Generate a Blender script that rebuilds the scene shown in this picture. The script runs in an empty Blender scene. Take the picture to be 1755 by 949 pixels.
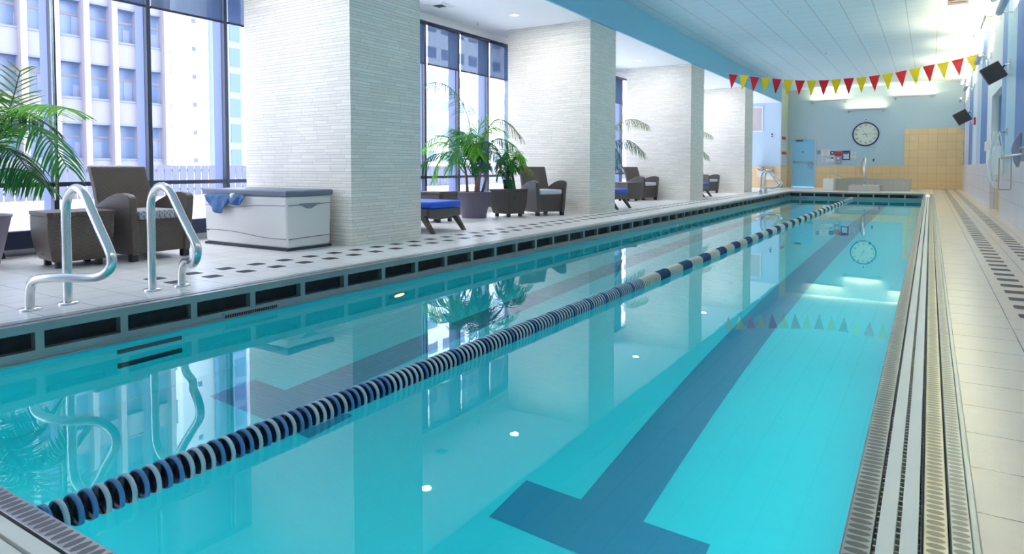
import bpy, math, random
from mathutils import Vector, Matrix
random.seed(7)
R = math.radians
scn = bpy.context.scene
col = scn.collection

# ------------------------------------------------------------------ camera
cam_d = bpy.data.cameras.new('camera'); cam = bpy.data.objects.new('camera', cam_d); col.objects.link(cam)
cam_d.sensor_width = 36.0; cam_d.lens = 1137.0 / 1755.0 * 36.0
cam_d.shift_y = -(474.5 - 332.0) / 1755.0
cam_d.clip_start = 0.02; cam_d.clip_end = 400
rx = Vector((0.846220056, 0.532833573, 0.0)); ux = Vector((-0.0213056628, 0.0338366051, 0.999200257)); fx = Vector((-0.532407443, 0.845543297, -0.0399855863))
m = Matrix((rx, ux, -fx)).transposed().to_4x4(); m.translation = Vector((0, 0, 0.85))
cam.matrix_world = m
scn.camera = cam
# ------------------------------------------------------------------ view
scn.view_settings.view_transform = 'Standard'
scn.view_settings.look = 'None'
scn.view_settings.exposure = 1.45
scn.view_settings.gamma = 1.0
scn.view_settings.use_curve_mapping = False
cy = scn.cycles
cy.use_denoising = True
cy.max_bounces = 14; cy.diffuse_bounces = 6; cy.glossy_bounces = 5; cy.transmission_bounces = 8; cy.transparent_max_bounces = 12
cy.sample_clamp_indirect = 6.0
cy.caustics_refractive = True; cy.caustics_reflective = False
cy.blur_glossy = 0.3
# ------------------------------------------------------------------ world
SKY = 3.0
wd = bpy.data.worlds.new('world'); scn.world = wd; wd.use_nodes = True
bg = wd.node_tree.nodes['Background']; bg.inputs[0].default_value = (0.90, 0.935, 1.0, 1); bg.inputs[1].default_value = SKY

def area(name, loc, rot, sx, sy, power, color, portal=False, spread=None):
    l = bpy.data.lights.new(name, 'AREA'); l.shape = 'RECTANGLE'; l.size = sx; l.size_y = sy; l.energy = power; l.color = color
    if portal: l.cycles.is_portal = True
    if spread: l.spread = spread
    o = bpy.data.objects.new(name, l); o.location = loc; o.rotation_euler = rot; col.objects.link(o); return o
# portals guide daylight sampling through the window bays (they emit nothing)
for (y0, y1) in ((-3.5, 5.2), (6.1, 11.1), (12.0, 17.0), (17.9, 23.0), (23.8, 29.0)):
    area('window_portal', (-7.36, (y0 + y1) / 2, 1.4), (0, R(-90), 0), 2.7, y1 - y0, 1, (1, 1, 1), True)
WARM = (1.0, 0.76, 0.40)
POOL_FILL_W = 6.3

# ------------------------------------------------------------------ mesh helpers
class MB:
    def __init__(s): s.v = []; s.f = []; s.sm = []; s.mi = []; s.cur = 0
    def add(s, vs, fs, smooth=False, M=None):
        b = len(s.v)
        for p in vs:
            p = Vector(p)
            s.v.append(M @ p if M is not None else p)
        for f in fs: s.f.append([b + i for i in f]); s.sm.append(smooth); s.mi.append(s.cur)
        return s
    def box(s, x0, x1, y0, y1, z0, z1, M=None):
        return s.add([(x0,y0,z0),(x1,y0,z0),(x1,y1,z0),(x0,y1,z0),(x0,y0,z1),(x1,y0,z1),(x1,y1,z1),(x0,y1,z1)],
            [(0,3,2,1),(4,5,6,7),(0,1,5,4),(1,2,6,5),(2,3,7,6),(3,0,4,7)], False, M)
    def hexa(s, bot, top, M=None):
        return s.add(list(bot) + list(top), [(0,3,2,1),(4,5,6,7),(0,1,5,4),(1,2,6,5),(2,3,7,6),(3,0,4,7)], False, M)
    def tube(s, pts, r, n=12, cap=True, M=None, closed=False):
        pts = [Vector(p) for p in pts]; rs = r if isinstance(r, (list, tuple)) else [r] * len(pts)
        N = len(pts); vs = []; prev = None
        for i, p in enumerate(pts):
            if closed: t = pts[(i+1) % N] - pts[i-1]
            else: t = (pts[min(i+1, N-1)] - pts[max(i-1, 0)])
            t.normalize()
            if prev is None:
                a = Vector((0,0,1)) if abs(t.z) < .9 else Vector((1,0,0))
                u = t.cross(a).normalized()
            else:
                u = (prev - t * prev.dot(t)).normalized()
            prev = u; w = t.cross(u)
            for k in range(n):
                an = 2 * math.pi * k / n
                vs.append(p + (u * math.cos(an) + w * math.sin(an)) * rs[i])
        fs = []
        for i in range(N if closed else N - 1):
            j = (i + 1) % N
            for k in range(n):
                k2 = (k + 1) % n
                fs.append((i*n+k, i*n+k2, j*n+k2, j*n+k))
        s.add(vs, fs, True, M)
        if cap and not closed:
            s.add(vs[:n], [tuple(reversed(range(n)))], False, M); s.add(vs[-n:], [tuple(range(n))], False, M)
        return s
    def lathe(s, prof, c=(0,0,0), n=32, M=None, smooth=True):
        vs = []; 
        for (r, z) in prof:
            for k in range(n):
                a = 2*math.pi*k/n; vs.append((c[0] + r*math.cos(a), c[1] + r*math.sin(a), c[2] + z))
        fs = []
        for i in range(len(prof)-1):
            for k in range(n):
                k2 = (k+1) % n; fs.append((i*n+k, i*n+k2, (i+1)*n+k2, (i+1)*n+k))
        return s.add(vs, fs, smooth, M)
    def disc(s, r, c=(0,0,0), n=32, M=None, flip=False):
        vs = [(c[0]+r*math.cos(2*math.pi*k/n), c[1]+r*math.sin(2*math.pi*k/n), c[2]) for k in range(n)]
        return s.add(vs, [tuple(range(n)) if not flip else tuple(reversed(range(n)))], False, M)
    def prism(s, poly, d0, d1, axis='y', M=None, smooth=False):
        # poly of (a,b); axis y -> (a,d,b); axis x -> (d,a,b); axis z -> (a,b,d)
        def pt(a, b, d): return {'y': (a, d, b), 'x': (d, a, b), 'z': (a, b, d)}[axis]
        n = len(poly)
        vs = [pt(a, b, d0) for a, b in poly] + [pt(a, b, d1) for a, b in poly]
        fs = [(i, (i+1) % n, n+(i+1) % n, n+i) for i in range(n)]
        s.add(vs, fs, smooth, M)
        s.add(vs[:n], [tuple(reversed(range(n)))], False, M); s.add(vs[n:], [tuple(range(n))], False, M)
        return s
    def build(s, name, mats, parent=None, bevel=0, seg=2, recalc=True):
        me = bpy.data.meshes.new(name)
        me.from_pydata([tuple(p) for p in s.v], [], s.f); me.update()
        if not isinstance(mats, (list, tuple)): mats = [mats]
        for mm in mats: me.materials.append(mm)
        for i, p in enumerate(me.polygons): p.use_smooth = s.sm[i]; p.material_index = s.mi[i]
        if recalc:
            import bmesh
            bm = bmesh.new(); bm.from_mesh(me); bmesh.ops.remove_doubles(bm, verts=bm.verts, dist=1e-5)
            bmesh.ops.recalc_face_normals(bm, faces=bm.faces); bm.to_mesh(me); bm.free()
        o = bpy.data.objects.new(name, me); col.objects.link(o)
        if parent: o.parent = parent
        if bevel:
            md = o.modifiers.new('bevel', 'BEVEL'); md.width = bevel; md.segments = seg; md.limit_method = 'ANGLE'; md.angle_limit = R(40)
            for p in me.polygons: p.use_smooth = True
            md2 = o.modifiers.new('wn', 'WEIGHTED_NORMAL'); md2.keep_sharp = False
        return o

def tag(o, label, cat, group=None):
    o['label'] = label; o['category'] = cat
    if group: o['group'] = group
    return o
def struct(o, label=None):
    o['kind'] = 'structure'
    if label: o['label'] = label
    return o
def empty(name, loc, rz=0.0):
    o = bpy.data.objects.new(name, None); o.empty_display_size = .1; o.location = loc; o.rotation_euler = (0, 0, rz); col.objects.link(o); return o
def dup(root, loc, rz, label=None, cat=None, group=None):
    r = root.copy(); col.objects.link(r); r.location = loc; r.rotation_euler = (0, 0, rz)
    if label: r['label'] = label
    if group: r['group'] = group
    for ch in list(root.children):
        c = ch.copy(); col.objects.link(c); c.parent = r
        for g in list(ch.children):
            d = g.copy(); col.objects.link(d); d.parent = c
    return r
def smooth_path(pts, it=2):
    pts = [Vector(p) for p in pts]
    for _ in range(it):
        q = [pts[0]]
        for a, b in zip(pts[:-1], pts[1:]):
            q.append(a.lerp(b, .25)); q.append(a.lerp(b, .75))
        q.append(pts[-1]); pts = q
    return pts

# ------------------------------------------------------------------ materials
def mat(name, color, rough=.5, metal=0.0, spec=.5, emit=None, es=0, coat=0, bump=None, noise=None):
    m = bpy.data.materials.new(name); m.use_nodes = True; nt = m.node_tree
    b = nt.nodes['Principled BSDF']
    b.inputs['Base Color'].default_value = (*color, 1); b.inputs['Roughness'].default_value = rough
    b.inputs['Metallic'].default_value = metal; b.inputs['Specular IOR Level'].default_value = spec
    if coat: b.inputs['Coat Weight'].default_value = coat
    if emit: b.inputs['Emission Color'].default_value = (*emit, 1); b.inputs['Emission Strength'].default_value = es
    if noise:   # (scale, amount) colour variation
        n = nt.nodes.new('ShaderNodeTexNoise'); n.inputs['Scale'].default_value = noise[0]; n.inputs['Detail'].default_value = 4
        tc = nt.nodes.new('ShaderNodeTexCoord'); nt.links.new(tc.outputs['Object'], n.inputs['Vector'])
        mx = nt.nodes.new('ShaderNodeMix'); mx.data_type = 'RGBA'
        mx.inputs[6].default_value = (*[c * (1 - noise[1]) for c in color], 1); mx.inputs[7].default_value = (*[min(1, c * (1 + noise[1])) for c in color], 1)
        nt.links.new(n.outputs['Fac'], mx.inputs[0]); nt.links.new(mx.outputs[2], b.inputs['Base Color'])
    if bump:    # (scale, strength)
        n = nt.nodes.new('ShaderNodeTexNoise'); n.inputs['Scale'].default_value = bump[0]; n.inputs['Detail'].default_value = 3
        tc = nt.nodes.new('ShaderNodeTexCoord'); nt.links.new(tc.outputs['Object'], n.inputs['Vector'])
        bp = nt.nodes.new('ShaderNodeBump'); bp.inputs['Strength'].default_value = bump[1]; bp.inputs['Distance'].default_value = .01
        nt.links.new(n.outputs['Fac'], bp.inputs['Height']); nt.links.new(bp.outputs['Normal'], b.inputs['Normal'])
    return m
def srgb(r, g, b):
    f = lambda c: (c/255/12.92) if c/255 <= .04045 else ((c/255+.055)/1.055)**2.4
    return (f(r), f(g), f(b))

class NT:
    """small helper for math node graphs"""
    def __init__(s, m): s.m = m; s.nt = m.node_tree; s.b = s.nt.nodes['Principled BSDF']
    def pos(s):
        g = s.nt.nodes.new('ShaderNodeTexCoord'); sp = s.nt.nodes.new('ShaderNodeSeparateXYZ'); s.nt.links.new(g.outputs['Object'], sp.inputs[0]); return sp.outputs
    def m_(s, op, a, b=None, c=None):
        n = s.nt.nodes.new('ShaderNodeMath'); n.operation = op
        for i, x in enumerate((a, b, c)):
            if x is None: continue
            if isinstance(x, (int, float)): n.inputs[i].default_value = x
            else: s.nt.links.new(x, n.inputs[i])
        return n.outputs[0]
    def cyc(s, x, off, pitch):    # distance from nearest multiple, 0..pitch/2
        t = s.m_('DIVIDE', s.m_('SUBTRACT', x, off), pitch)
        fr = s.m_('ABSOLUTE', s.m_('SUBTRACT', t, s.m_('ROUND', t)))
        return s.m_('MULTIPLY', fr, pitch)
    def mix(s, fac, a, b):
        n = s.nt.nodes.new('ShaderNodeMix'); n.data_type = 'RGBA'
        s.nt.links.new(fac, n.inputs[0])
        for i, x in ((6, a), (7, b)):
            if isinstance(x, tuple): n.inputs[i].default_value = (*x, 1)
            else: s.nt.links.new(x, n.inputs[i])
        return n.outputs[2]
    def noise(s, scale, detail=3, vec=None):
        n = s.nt.nodes.new('ShaderNodeTexNoise'); n.inputs['Scale'].default_value = scale; n.inputs['Detail'].default_value = detail
        if vec is None:
            g = s.nt.nodes.new('ShaderNodeTexCoord'); vec = g.outputs['Object']
        s.nt.links.new(vec, n.inputs['Vector']); return n.outputs['Fac']
    def comb(s, x, y, z):
        n = s.nt.nodes.new('ShaderNodeCombineXYZ')
        for i, q in enumerate((x, y, z)):
            if isinstance(q, (int, float)): n.inputs[i].default_value = q
            else: s.nt.links.new(q, n.inputs[i])
        return n.outputs[0]
    def bump(s, h, strength=.3, dist=.005):
        n = s.nt.nodes.new('ShaderNodeBump'); n.inputs['Strength'].default_value = strength; n.inputs['Distance'].default_value = dist
        s.nt.links.new(h, n.inputs['Height']); s.nt.links.new(n.outputs['Normal'], s.b.inputs['Normal'])
    def color(s, c): s.nt.links.new(c, s.b.inputs['Base Color'])

# deck tiles -----------------------------------------------------------------
def deck_mat(name, tile, rows, xoff, xp, yoff, yp, doty, rough=.28):
    m = mat(name, tile, rough); k = NT(m); p = k.pos()
    gx = k.m_('LESS_THAN', k.cyc(p[0], xoff, xp), .0022); gy = k.m_('LESS_THAN', k.cyc(p[1], yoff, yp), .0022)
    g = k.m_('MAXIMUM', gx, gy)
    n = k.noise(3.0, 4)
    base = k.mix(n, tuple(c*.90 for c in tile), tuple(min(1, c*1.06) for c in tile))
    c = k.mix(g, base, srgb(120, 108, 92))
    dy = k.cyc(p[1], doty, yp); dot = None
    for cx in rows:
        dx = k.m_('ABSOLUTE', k.m_('SUBTRACT', p[0], cx))
        a = k.m_('LESS_THAN', k.m_('MAXIMUM', dx, dy), .066)
        b = k.m_('LESS_THAN', k.m_('ADD', dx, dy), .118)
        d = k.m_('MULTIPLY', k.m_('MULTIPLY', a, b), k.m_('GREATER_THAN', p[1], 2.62)); dot = d if dot is None else k.m_('MAXIMUM', dot, d)
    if dot is not None:
        c = k.mix(dot, c, (.018, .019, .024)); k.nt.links.new(k.m_('MULTIPLY_ADD', dot, .4, rough), k.b.inputs['Roughness'])
    k.color(c)
    h = k.m_('SUBTRACT', k.m_('MULTIPLY', k.noise(22, 5), .35), g)
    k.bump(h, .5, .004)
    return m
M_DECK_L = deck_mat('deck_tile_window_side', srgb(238, 235, 233), (-4.99, -4.72), -4.855, .27, 3.86, .30, 3.71)
M_DECK_R = deck_mat('deck_tile_wall_side', srgb(240, 218, 194), (.515, .795), .385, .27, 1.97, .295, 4.44 + .0, .22)
M_DECK_F = deck_mat('deck_tile_end', srgb(234, 218, 198), (), 0, .30, 1.97, .30, 0)

def wall_tile_mat(name, c, grout, pitch_h, zp, zoff=0, rough=.3, bw=.003, use='xy'):
    m = mat(name, c, rough); k = NT(m); p = k.pos()
    h = k.m_('ADD', p[0], p[1])
    g = k.m_('MAXIMUM', k.m_('LESS_THAN', k.cyc(h, 0, pitch_h), bw), k.m_('LESS_THAN', k.cyc(p[2], zoff, zp), bw))
    # per tile tone
    ti = k.comb(k.m_('ROUND', k.m_('SUBTRACT', k.m_('DIVIDE', h, pitch_h), .5)), k.m_('ROUND', k.m_('SUBTRACT', k.m_('DIVIDE', k.m_('SUBTRACT', p[2], zoff), zp), .5)), 0)
    wn = k.nt.nodes.new('ShaderNodeTexWhiteNoise'); k.nt.links.new(ti, wn.inputs['Vector'])
    base = k.mix(wn.outputs['Value'], tuple(x*.96 for x in c), tuple(min(1, x*1.03) for x in c))
    k.color(k.mix(g, base, grout)); k.bump(k.m_('MULTIPLY', g, -1.0), .3, .003)
    return m
M_WAINS_R = wall_tile_mat('wall_tile_lavender', srgb(214, 214, 226), srgb(150, 158, 175), .6, .32, 0)
M_WAINS_F = wall_tile_mat('wall_tile_beige', srgb(236, 206, 162), srgb(184, 154, 114), .31, .305, 0)

# striped wall ------------------------------------------------------------------
def stripe_wall():
    m = mat('striped_wall_paint', (.5, .6, .8), .45); k = NT(m); p = k.pos()
    W = srgb(226, 230, 236); LB = srgb(176, 208, 228); B = srgb(78, 122, 192); B2 = srgb(98, 148, 206); LAV = srgb(190, 196, 228); GB = srgb(140, 160, 190)
    bands = [(-6, B), (-5.2, W), (-4.6, LB), (-3.2, B), (-2.0, W), (-1.4, LAV), (0.0, B2), (.9, W), (2.0, LB), (3.2, B), (4.6, W), (5.2, LAV), (6.4, B2), (7.2, W), (8.2, B), (9.2, LAV), (10.2, B), (12.27, LB), (13.71, B2), (14.6, W),
             (18.1, B), (20.3, LB), (21.0, LAV), (21.9, W), (23.6, LB), (24.1, B), (26.2, LAV), (28.6, W), (29.2, GB)]
    lo, hi = -6.0, 31.0
    cr = k.nt.nodes.new('ShaderNodeValToRGB'); cr.color_ramp.interpolation = 'CONSTANT'
    # two ramps because a ramp holds 32 stops
    el = cr.color_ramp.elements
    el[0].position = 0; el[0].color = (*bands[0][1], 1); el[1].position = (bands[1][0]-lo)/(hi-lo); el[1].color = (*bands[1][1], 1)
    for y, c in bands[2:]:
        e = el.new((y-lo)/(hi-lo)); e.color = (*c, 1)
    k.nt.links.new(k.m_('DIVIDE', k.m_('SUBTRACT', p[1], lo), hi-lo), cr.inputs[0])
    k.color(cr.outputs[0]); return m
M_STRIPE = stripe_wall()

# stacked stone columns -------------------------------------------------------
def stone_mat():
    m = mat('stacked_white_stone', srgb(232, 230, 226), .42); k = NT(m); p = k.pos()
    h = k.m_('ADD', p[0], p[1])
    row = k.m_('FLOOR', k.m_('DIVIDE', p[2], .105))
    # three courses of unequal height per band
    fr = k.m_('FRACT', k.m_('DIVIDE', p[2], .105))
    g1 = k.m_('LESS_THAN', k.m_('ABSOLUTE', k.m_('SUBTRACT', fr, .0)), .022)
    g2 = k.m_('LESS_THAN', k.m_('ABSOLUTE', k.m_('SUBTRACT', fr, .40)), .020)
    g3 = k.m_('LESS_THAN', k.m_('ABSOLUTE', k.m_('SUBTRACT', fr, .66)), .020)
    g1b = k.m_('GREATER_THAN', fr, .978)
    c1 = k.m_('ADD', k.m_('GREATER_THAN', fr, .40), k.m_('GREATER_THAN', fr, .66))
    course = k.m_('ADD', k.m_('MULTIPLY', row, 3), c1)
    wn = k.nt.nodes.new('ShaderNodeTexWhiteNoise'); wn.noise_dimensions = '1D'; k.nt.links.new(course, wn.inputs['W'])
    off = k.m_('MULTIPLY', wn.outputs['Value'], 3.1)
    pit = k.m_('ADD', .19, k.m_('MULTIPLY', wn.outputs['Value'], .16))
    hx = k.m_('DIVIDE', k.m_('ADD', k.m_('ADD', h, 30), off), pit)
    gv = k.m_('LESS_THAN', k.m_('MULTIPLY', k.m_('FRACT', hx), pit), .0035)
    g = k.m_('MAXIMUM', k.m_('MAXIMUM', g1, g2), k.m_('MAXIMUM', g3, k.m_('MAXIMUM', gv, g1b)))
    wn2 = k.nt.nodes.new('ShaderNodeTexWhiteNoise'); k.nt.links.new(k.comb(k.m_('FLOOR', hx), course, 0), wn2.inputs['Vector'])
    base = k.mix(wn2.outputs['Value'], srgb(230, 224, 214), srgb(242, 236, 227))
    k.color(k.mix(g, base, srgb(184, 184, 180)))
    hh = k.m_('SUBTRACT', k.m_('ADD', k.m_('MULTIPLY', wn2.outputs['Value'], .8), k.m_('MULTIPLY', k.noise(60, 3), .3)), k.m_('MULTIPLY', g, 1.0))
    k.bump(hh, .3, .005); return m
M_STONE = stone_mat()

# ceiling ------------------------------------------------------------------
def ceil_mat():
    c = srgb(208, 230, 242); m = mat('ceiling_tile', c, .85); k = NT(m); p = k.pos()
    gx = k.m_('LESS_THAN', k.cyc(p[0], -3.26, .556), .009); gy = k.m_('LESS_THAN', k.cyc(p[1], .3, .556), .007)
    base = k.mix(k.noise(60, 2), tuple(x*.94 for x in c), c)
    col1 = k.mix(gy, base, tuple(x*.70 for x in c))
    k.color(k.mix(gx, col1, tuple(x*.66 for x in c))); return m
M_CEIL = ceil_mat()
M_CEIL_W = mat('white_ceiling_paint', srgb(238, 238, 242), .8)
M_SOFFIT = mat('blue_beam_paint', srgb(124, 192, 222), .6)
M_FARWALL = mat('grey_blue_paint', srgb(182, 206, 222), .55)
M_ALCOVE = mat('pale_blue_paint', srgb(200, 220, 240), .5)
M_PIER = mat('pier_warm_light_tint', srgb(208, 212, 190), .55)  # cream-green cast of the warm lamplight put into the wall colour
M_RECESS = mat('recess_blue_paint', srgb(140, 175, 205), .5)
M_STEEL = mat('brushed_steel', (.62, .63, .63), .22, 1.0, bump=(90, .05))
M_GUTSTEEL = mat('pool_steel', (.34, .37, .37), .30, .6, noise=(6, .15), bump=(40, .06))
M_CHROME = mat('polished_steel', (.70, .70, .70), .24, 1.0)
M_DARK = mat('dark_cavity', (.012, .014, .015), .6)
M_TROUGHD = mat('gutter_trough', (.05, .06, .06), .6, noise=(12, .5))
M_WHITE_PL = mat('white_plastic', srgb(240, 236, 226), .35)
M_BLACK = mat('black_plastic', (.018, .02, .026), .35)
M_WHITE = mat('white_paint', srgb(238, 238, 238), .4)
M_RED = mat('red_paint', srgb(196, 30, 44), .45)
M_NAVY = mat('navy_plastic', srgb(28, 44, 104), .35)
M_FRAME = mat('window_frame_metal', srgb(48, 58, 80), .3, .1)
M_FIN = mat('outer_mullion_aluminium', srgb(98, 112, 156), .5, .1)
M_FRAME_SIDE = M_FRAME
M_RAD = mat('dark_navy_metal', srgb(34, 44, 70), .4, .2)

def liner_mat(name, c):
    m = mat(name, c, .5); k = NT(m)
    k.color(k.mix(k.noise(1.2, 2), tuple(x*.96 for x in c), tuple(min(1, x*1.03) for x in c))); return m
M_LINER = liner_mat('turquoise_pool_liner', (.012, .66, .76))
M_LANE = liner_mat('dark_lane_tile', (.008, .24, .40))
M_SKIM = mat('inlet_grille_dark', (.01, .02, .035), .5)

def water_mat():
    m = bpy.data.materials.new('pool_water'); m.use_nodes = True; nt = m.node_tree; nt.nodes.clear()
    o = nt.nodes.new('ShaderNodeOutputMaterial')
    g = nt.nodes.new('ShaderNodeBsdfGlass'); g.inputs['IOR'].default_value = 1.333; g.inputs['Roughness'].default_value = 0.0
    g.inputs['Color'].default_value = (.90, .99, 1.0, 1)
    n = nt.nodes.new('ShaderNodeTexNoise'); n.inputs['Scale'].default_value = 2.2; n.inputs['Detail'].default_value = 2
    tc = nt.nodes.new('ShaderNodeTexCoord'); nt.links.new(tc.outputs['Object'], n.inputs['Vector'])
    b = nt.nodes.new('ShaderNodeBump'); b.inputs['Strength'].default_value = .12; b.inputs['Distance'].default_value = .004
    nt.links.new(n.outputs['Fac'], b.inputs['Height']); nt.links.new(b.outputs['Normal'], g.inputs['Normal'])
    nt.links.new(g.outputs[0], o.inputs['Surface']); return m
M_WATER = water_mat()
def glass_mat(name, tint, refl=.5):
    m = bpy.data.materials.new(name); m.use_nodes = True; nt = m.node_tree; nt.nodes.clear()
    o = nt.nodes.new('ShaderNodeOutputMaterial'); mx = nt.nodes.new('ShaderNodeMixShader')
    fr = nt.nodes.new('ShaderNodeFresnel'); fr.inputs['IOR'].default_value = 1.45
    t = nt.nodes.new('ShaderNodeBsdfTransparent'); t.inputs[0].default_value = (*tint, 1)
    g = nt.nodes.new('ShaderNodeBsdfGlossy'); g.inputs['Roughness'].default_value = .02; g.inputs['Color'].default_value = (.9, .95, 1, 1)
    mm = nt.nodes.new('ShaderNodeMath'); mm.operation = 'MULTIPLY'; mm.inputs[1].default_value = refl
    nt.links.new(fr.outputs[0], mm.inputs[0]); nt.links.new(mm.outputs[0], mx.inputs[0])
    nt.links.new(t.outputs[0], mx.inputs[1]); nt.links.new(g.outputs[0], mx.inputs[2]); nt.links.new(mx.outputs[0], o.inputs['Surface']); return m
M_GLASS = glass_mat('window_glass', (.93, .96, 1.0), .5)
def shade_mat():
    m = bpy.data.materials.new('roller_shade_fabric'); m.use_nodes = True; nt = m.node_tree; nt.nodes.clear()
    o = nt.nodes.new('ShaderNodeOutputMaterial'); mx = nt.nodes.new('ShaderNodeMixShader'); mx.inputs[0].default_value = .10
    d = nt.nodes.new('ShaderNodeBsdfDiffuse'); d.inputs[0].default_value = (*srgb(86, 104, 136), 1)
    t = nt.nodes.new('ShaderNodeBsdfTransparent'); t.inputs[0].default_value = (.7, .82, 1, 1)
    w = nt.nodes.new('ShaderNodeTexWave'); w.bands_direction = 'Y'; w.inputs['Scale'].default_value = 1.7; w.inputs['Distortion'].default_value = 3; 
    tc = nt.nodes.new('ShaderNodeTexCoord'); nt.links.new(tc.outputs['Object'], w.inputs['Vector'])
    b = nt.nodes.new('ShaderNodeBump'); b.inputs['Strength'].default_value = .5; b.inputs['Distance'].default_value = .02
    nt.links.new(w.outputs['Fac'], b.inputs['Height']); nt.links.new(b.outputs[0], d.inputs['Normal'])
    nt.links.new(d.outputs[0], mx.inputs[1]); nt.links.new(t.outputs[0], mx.inputs[2]); nt.links.new(mx.outputs[0], o.inputs['Surface']); return m
M_SHADE = shade_mat()

def wicker_mat(name, c, sc=1.0):
    m = mat(name, c, .34, spec=.8); k = NT(m); p = k.pos()
    h = k.m_('ADD', p[0], p[1])
    a = k.m_('SINE', k.m_('MULTIPLY', k.m_('ADD', h, k.m_('MULTIPLY', p[2], .45)), 300/sc)); b = k.m_('SINE', k.m_('MULTIPLY', k.m_('SUBTRACT', p[2], k.m_('MULTIPLY', h, .45)), 380/sc))
    w = k.m_('MULTIPLY', a, b)
    f = k.m_('MINIMUM', k.m_('MAXIMUM', k.m_('MULTIPLY_ADD', w, 1.6, .5), 0), 1)
    k.color(k.mix(f, tuple(x*.25 for x in c), tuple(x*2.0 for x in c))); k.bump(f, .9, .004); return m
M_WICKER = wicker_mat('brown_wicker', srgb(82, 68, 60))
M_WICKER2 = wicker_mat('smooth_brown_wicker', srgb(72, 64, 61), .6)
def cushion_mat():
    m = mat('patterned_cushion', (.8, .8, .8), .8); k = NT(m); p = k.pos()
    d1 = k.cyc(k.m_('ADD', p[1], p[2]), 0, .05); d2 = k.cyc(k.m_('SUBTRACT', p[1], p[2]), 0, .05)
    d3 = k.cyc(k.m_('ADD', p[1], p[0]), 0, .05)
    f = k.m_('LESS_THAN', k.m_('PINGPONG', k.m_('MAXIMUM', d1, k.m_('MAXIMUM', d2, d3)), .006), .003)
    k.color(k.mix(f, srgb(214, 216, 222), srgb(70, 76, 92))); return m
M_CUSH = cushion_mat()
M_CUSH_PLAIN = mat('grey_seat_fabric', srgb(196, 200, 208), .8, noise=(80, .15))
M_BLUE = mat('royal_blue_cushion', srgb(20, 84, 205), .6, noise=(8, .08), bump=(30, .15))
M_POT = mat('plum_grey_planter', srgb(104, 98, 120), .45)
M_SOIL = mat('potting_soil', (.05, .035, .025), .9, bump=(60, .6))
M_TRUNK = mat('palm_cane', srgb(150, 112, 92), .7, noise=(30, .35), bump=(50, .5))
def leaf(name, c):
    m = mat(name, c, .45, noise=(6, .3)); nt = m.node_tree; b = nt.nodes['Principled BSDF']; o = nt.nodes['Material Output']
    tl = nt.nodes.new('ShaderNodeBsdfTranslucent'); tl.inputs[0].default_value = (min(1, c[0]*1.6), min(1, c[1]*1.5), c[2]*.8, 1)
    mx = nt.nodes.new('ShaderNodeMixShader'); mx.inputs[0].default_value = .35
    nt.links.new(b.outputs[0], mx.inputs[1]); nt.links.new(tl.outputs[0], mx.inputs[2]); nt.links.new(mx.outputs[0], o.inputs['Surface']); return m
M_LEAF = [leaf('palm_leaf_deep', srgb(24, 88, 46)), leaf('palm_leaf_mid', srgb(48, 130, 52)), leaf('palm_leaf_bright', srgb(104, 180, 40)), leaf('palm_leaf_blue', srgb(44, 100, 84)), leaf('palm_leaf_dry', srgb(112, 128, 62))]

# ------------------------------------------------------------------ setting: pool and deck
PX0, PX1, PY0, PY1 = -4.10, -.15, .745, 24.80
ZW, ZF = -.22, -1.32
XR, YF, XW, YB = 1.05, 30.5, -7.43, -3.5
f = MB(); f.box(XW-.3, -4.24, YB, YF, -.04, 0); o = f.build('floor', M_DECK_L); struct(o)
f = MB(); f.box(.114, 1.7, YB, YF, -.04, 0); o = f.build('floor', M_DECK_R); struct(o)
f = MB(); f.box(-4.24, .114, 24.94, YF, -.04, 0); f.box(-4.24, .114, YB, .478, -.04, 0); struct(f.build('floor', M_DECK_F))
# basin
def basin():
    b = MB()
    b.add([(PX0,PY0,ZF),(PX1,PY0,ZF),(PX1,PY1,ZF),(PX0,PY1,ZF)], [(0,1,2,3)])
    zt = -.20
    b.add([(PX0,PY0,ZF),(PX0,PY1,ZF),(PX0,PY1,zt),(PX0,PY0,zt)], [(0,1,2,3)])
    b.add([(PX0,PY1,ZF),(PX1,PY1,ZF),(PX1,PY1,zt),(PX0,PY1,zt)], [(0,1,2,3)])
    z2 = -.03
    b.add([(PX1,PY0,ZF),(PX1,PY1,ZF),(PX1,PY1,z2),(PX1,PY0,z2)], [(3,2,1,0)])
    b.add([(PX0,PY0,ZF),(PX1,PY0,ZF),(PX1,PY0,z2),(PX0,PY0,z2)], [(3,2,1,0)])
    o = b.build('pool_basin', M_LINER, recalc=False); struct(o, 'turquoise lined pool basin')
basin()
# lane marks: painted tile strips with T ends
for cx in (-1.21, -3.32):
    b = MB(); z = ZF + .002
    hw = .155
    b.add([(cx-hw,2.78,z),(cx+hw,2.78,z),(cx+hw,22.9,z),(cx-hw,22.9,z)], [(0,1,2,3)])
    b.add([(cx-.455,2.45,z),(cx+.455,2.45,z),(cx+.455,2.78,z),(cx-.455,2.78,z)], [(0,1,2,3)])
    b.add([(cx-.455,22.9,z),(cx+.455,22.9,z),(cx+.455,23.2,z),(cx-.455,23.2,z)], [(0,1,2,3)])
    o = b.build('lane_marking', M_LANE); struct(o, 'dark T ended lane line on the pool floor, ' + ('right lane' if cx > -2 else 'left lane'))
w = MB(); 
w.add([(PX0+.001,PY0+.001,ZW),(PX1-.001,PY0+.001,ZW),(PX1-.001,PY1-.001,ZW),(PX0+.001,PY1-.001,ZW)], [(0,1,2,3)])
o = w.build('pool_water', M_WATER, recalc=False); tag(o, 'still turquoise water filling the two lane pool', 'water')

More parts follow.
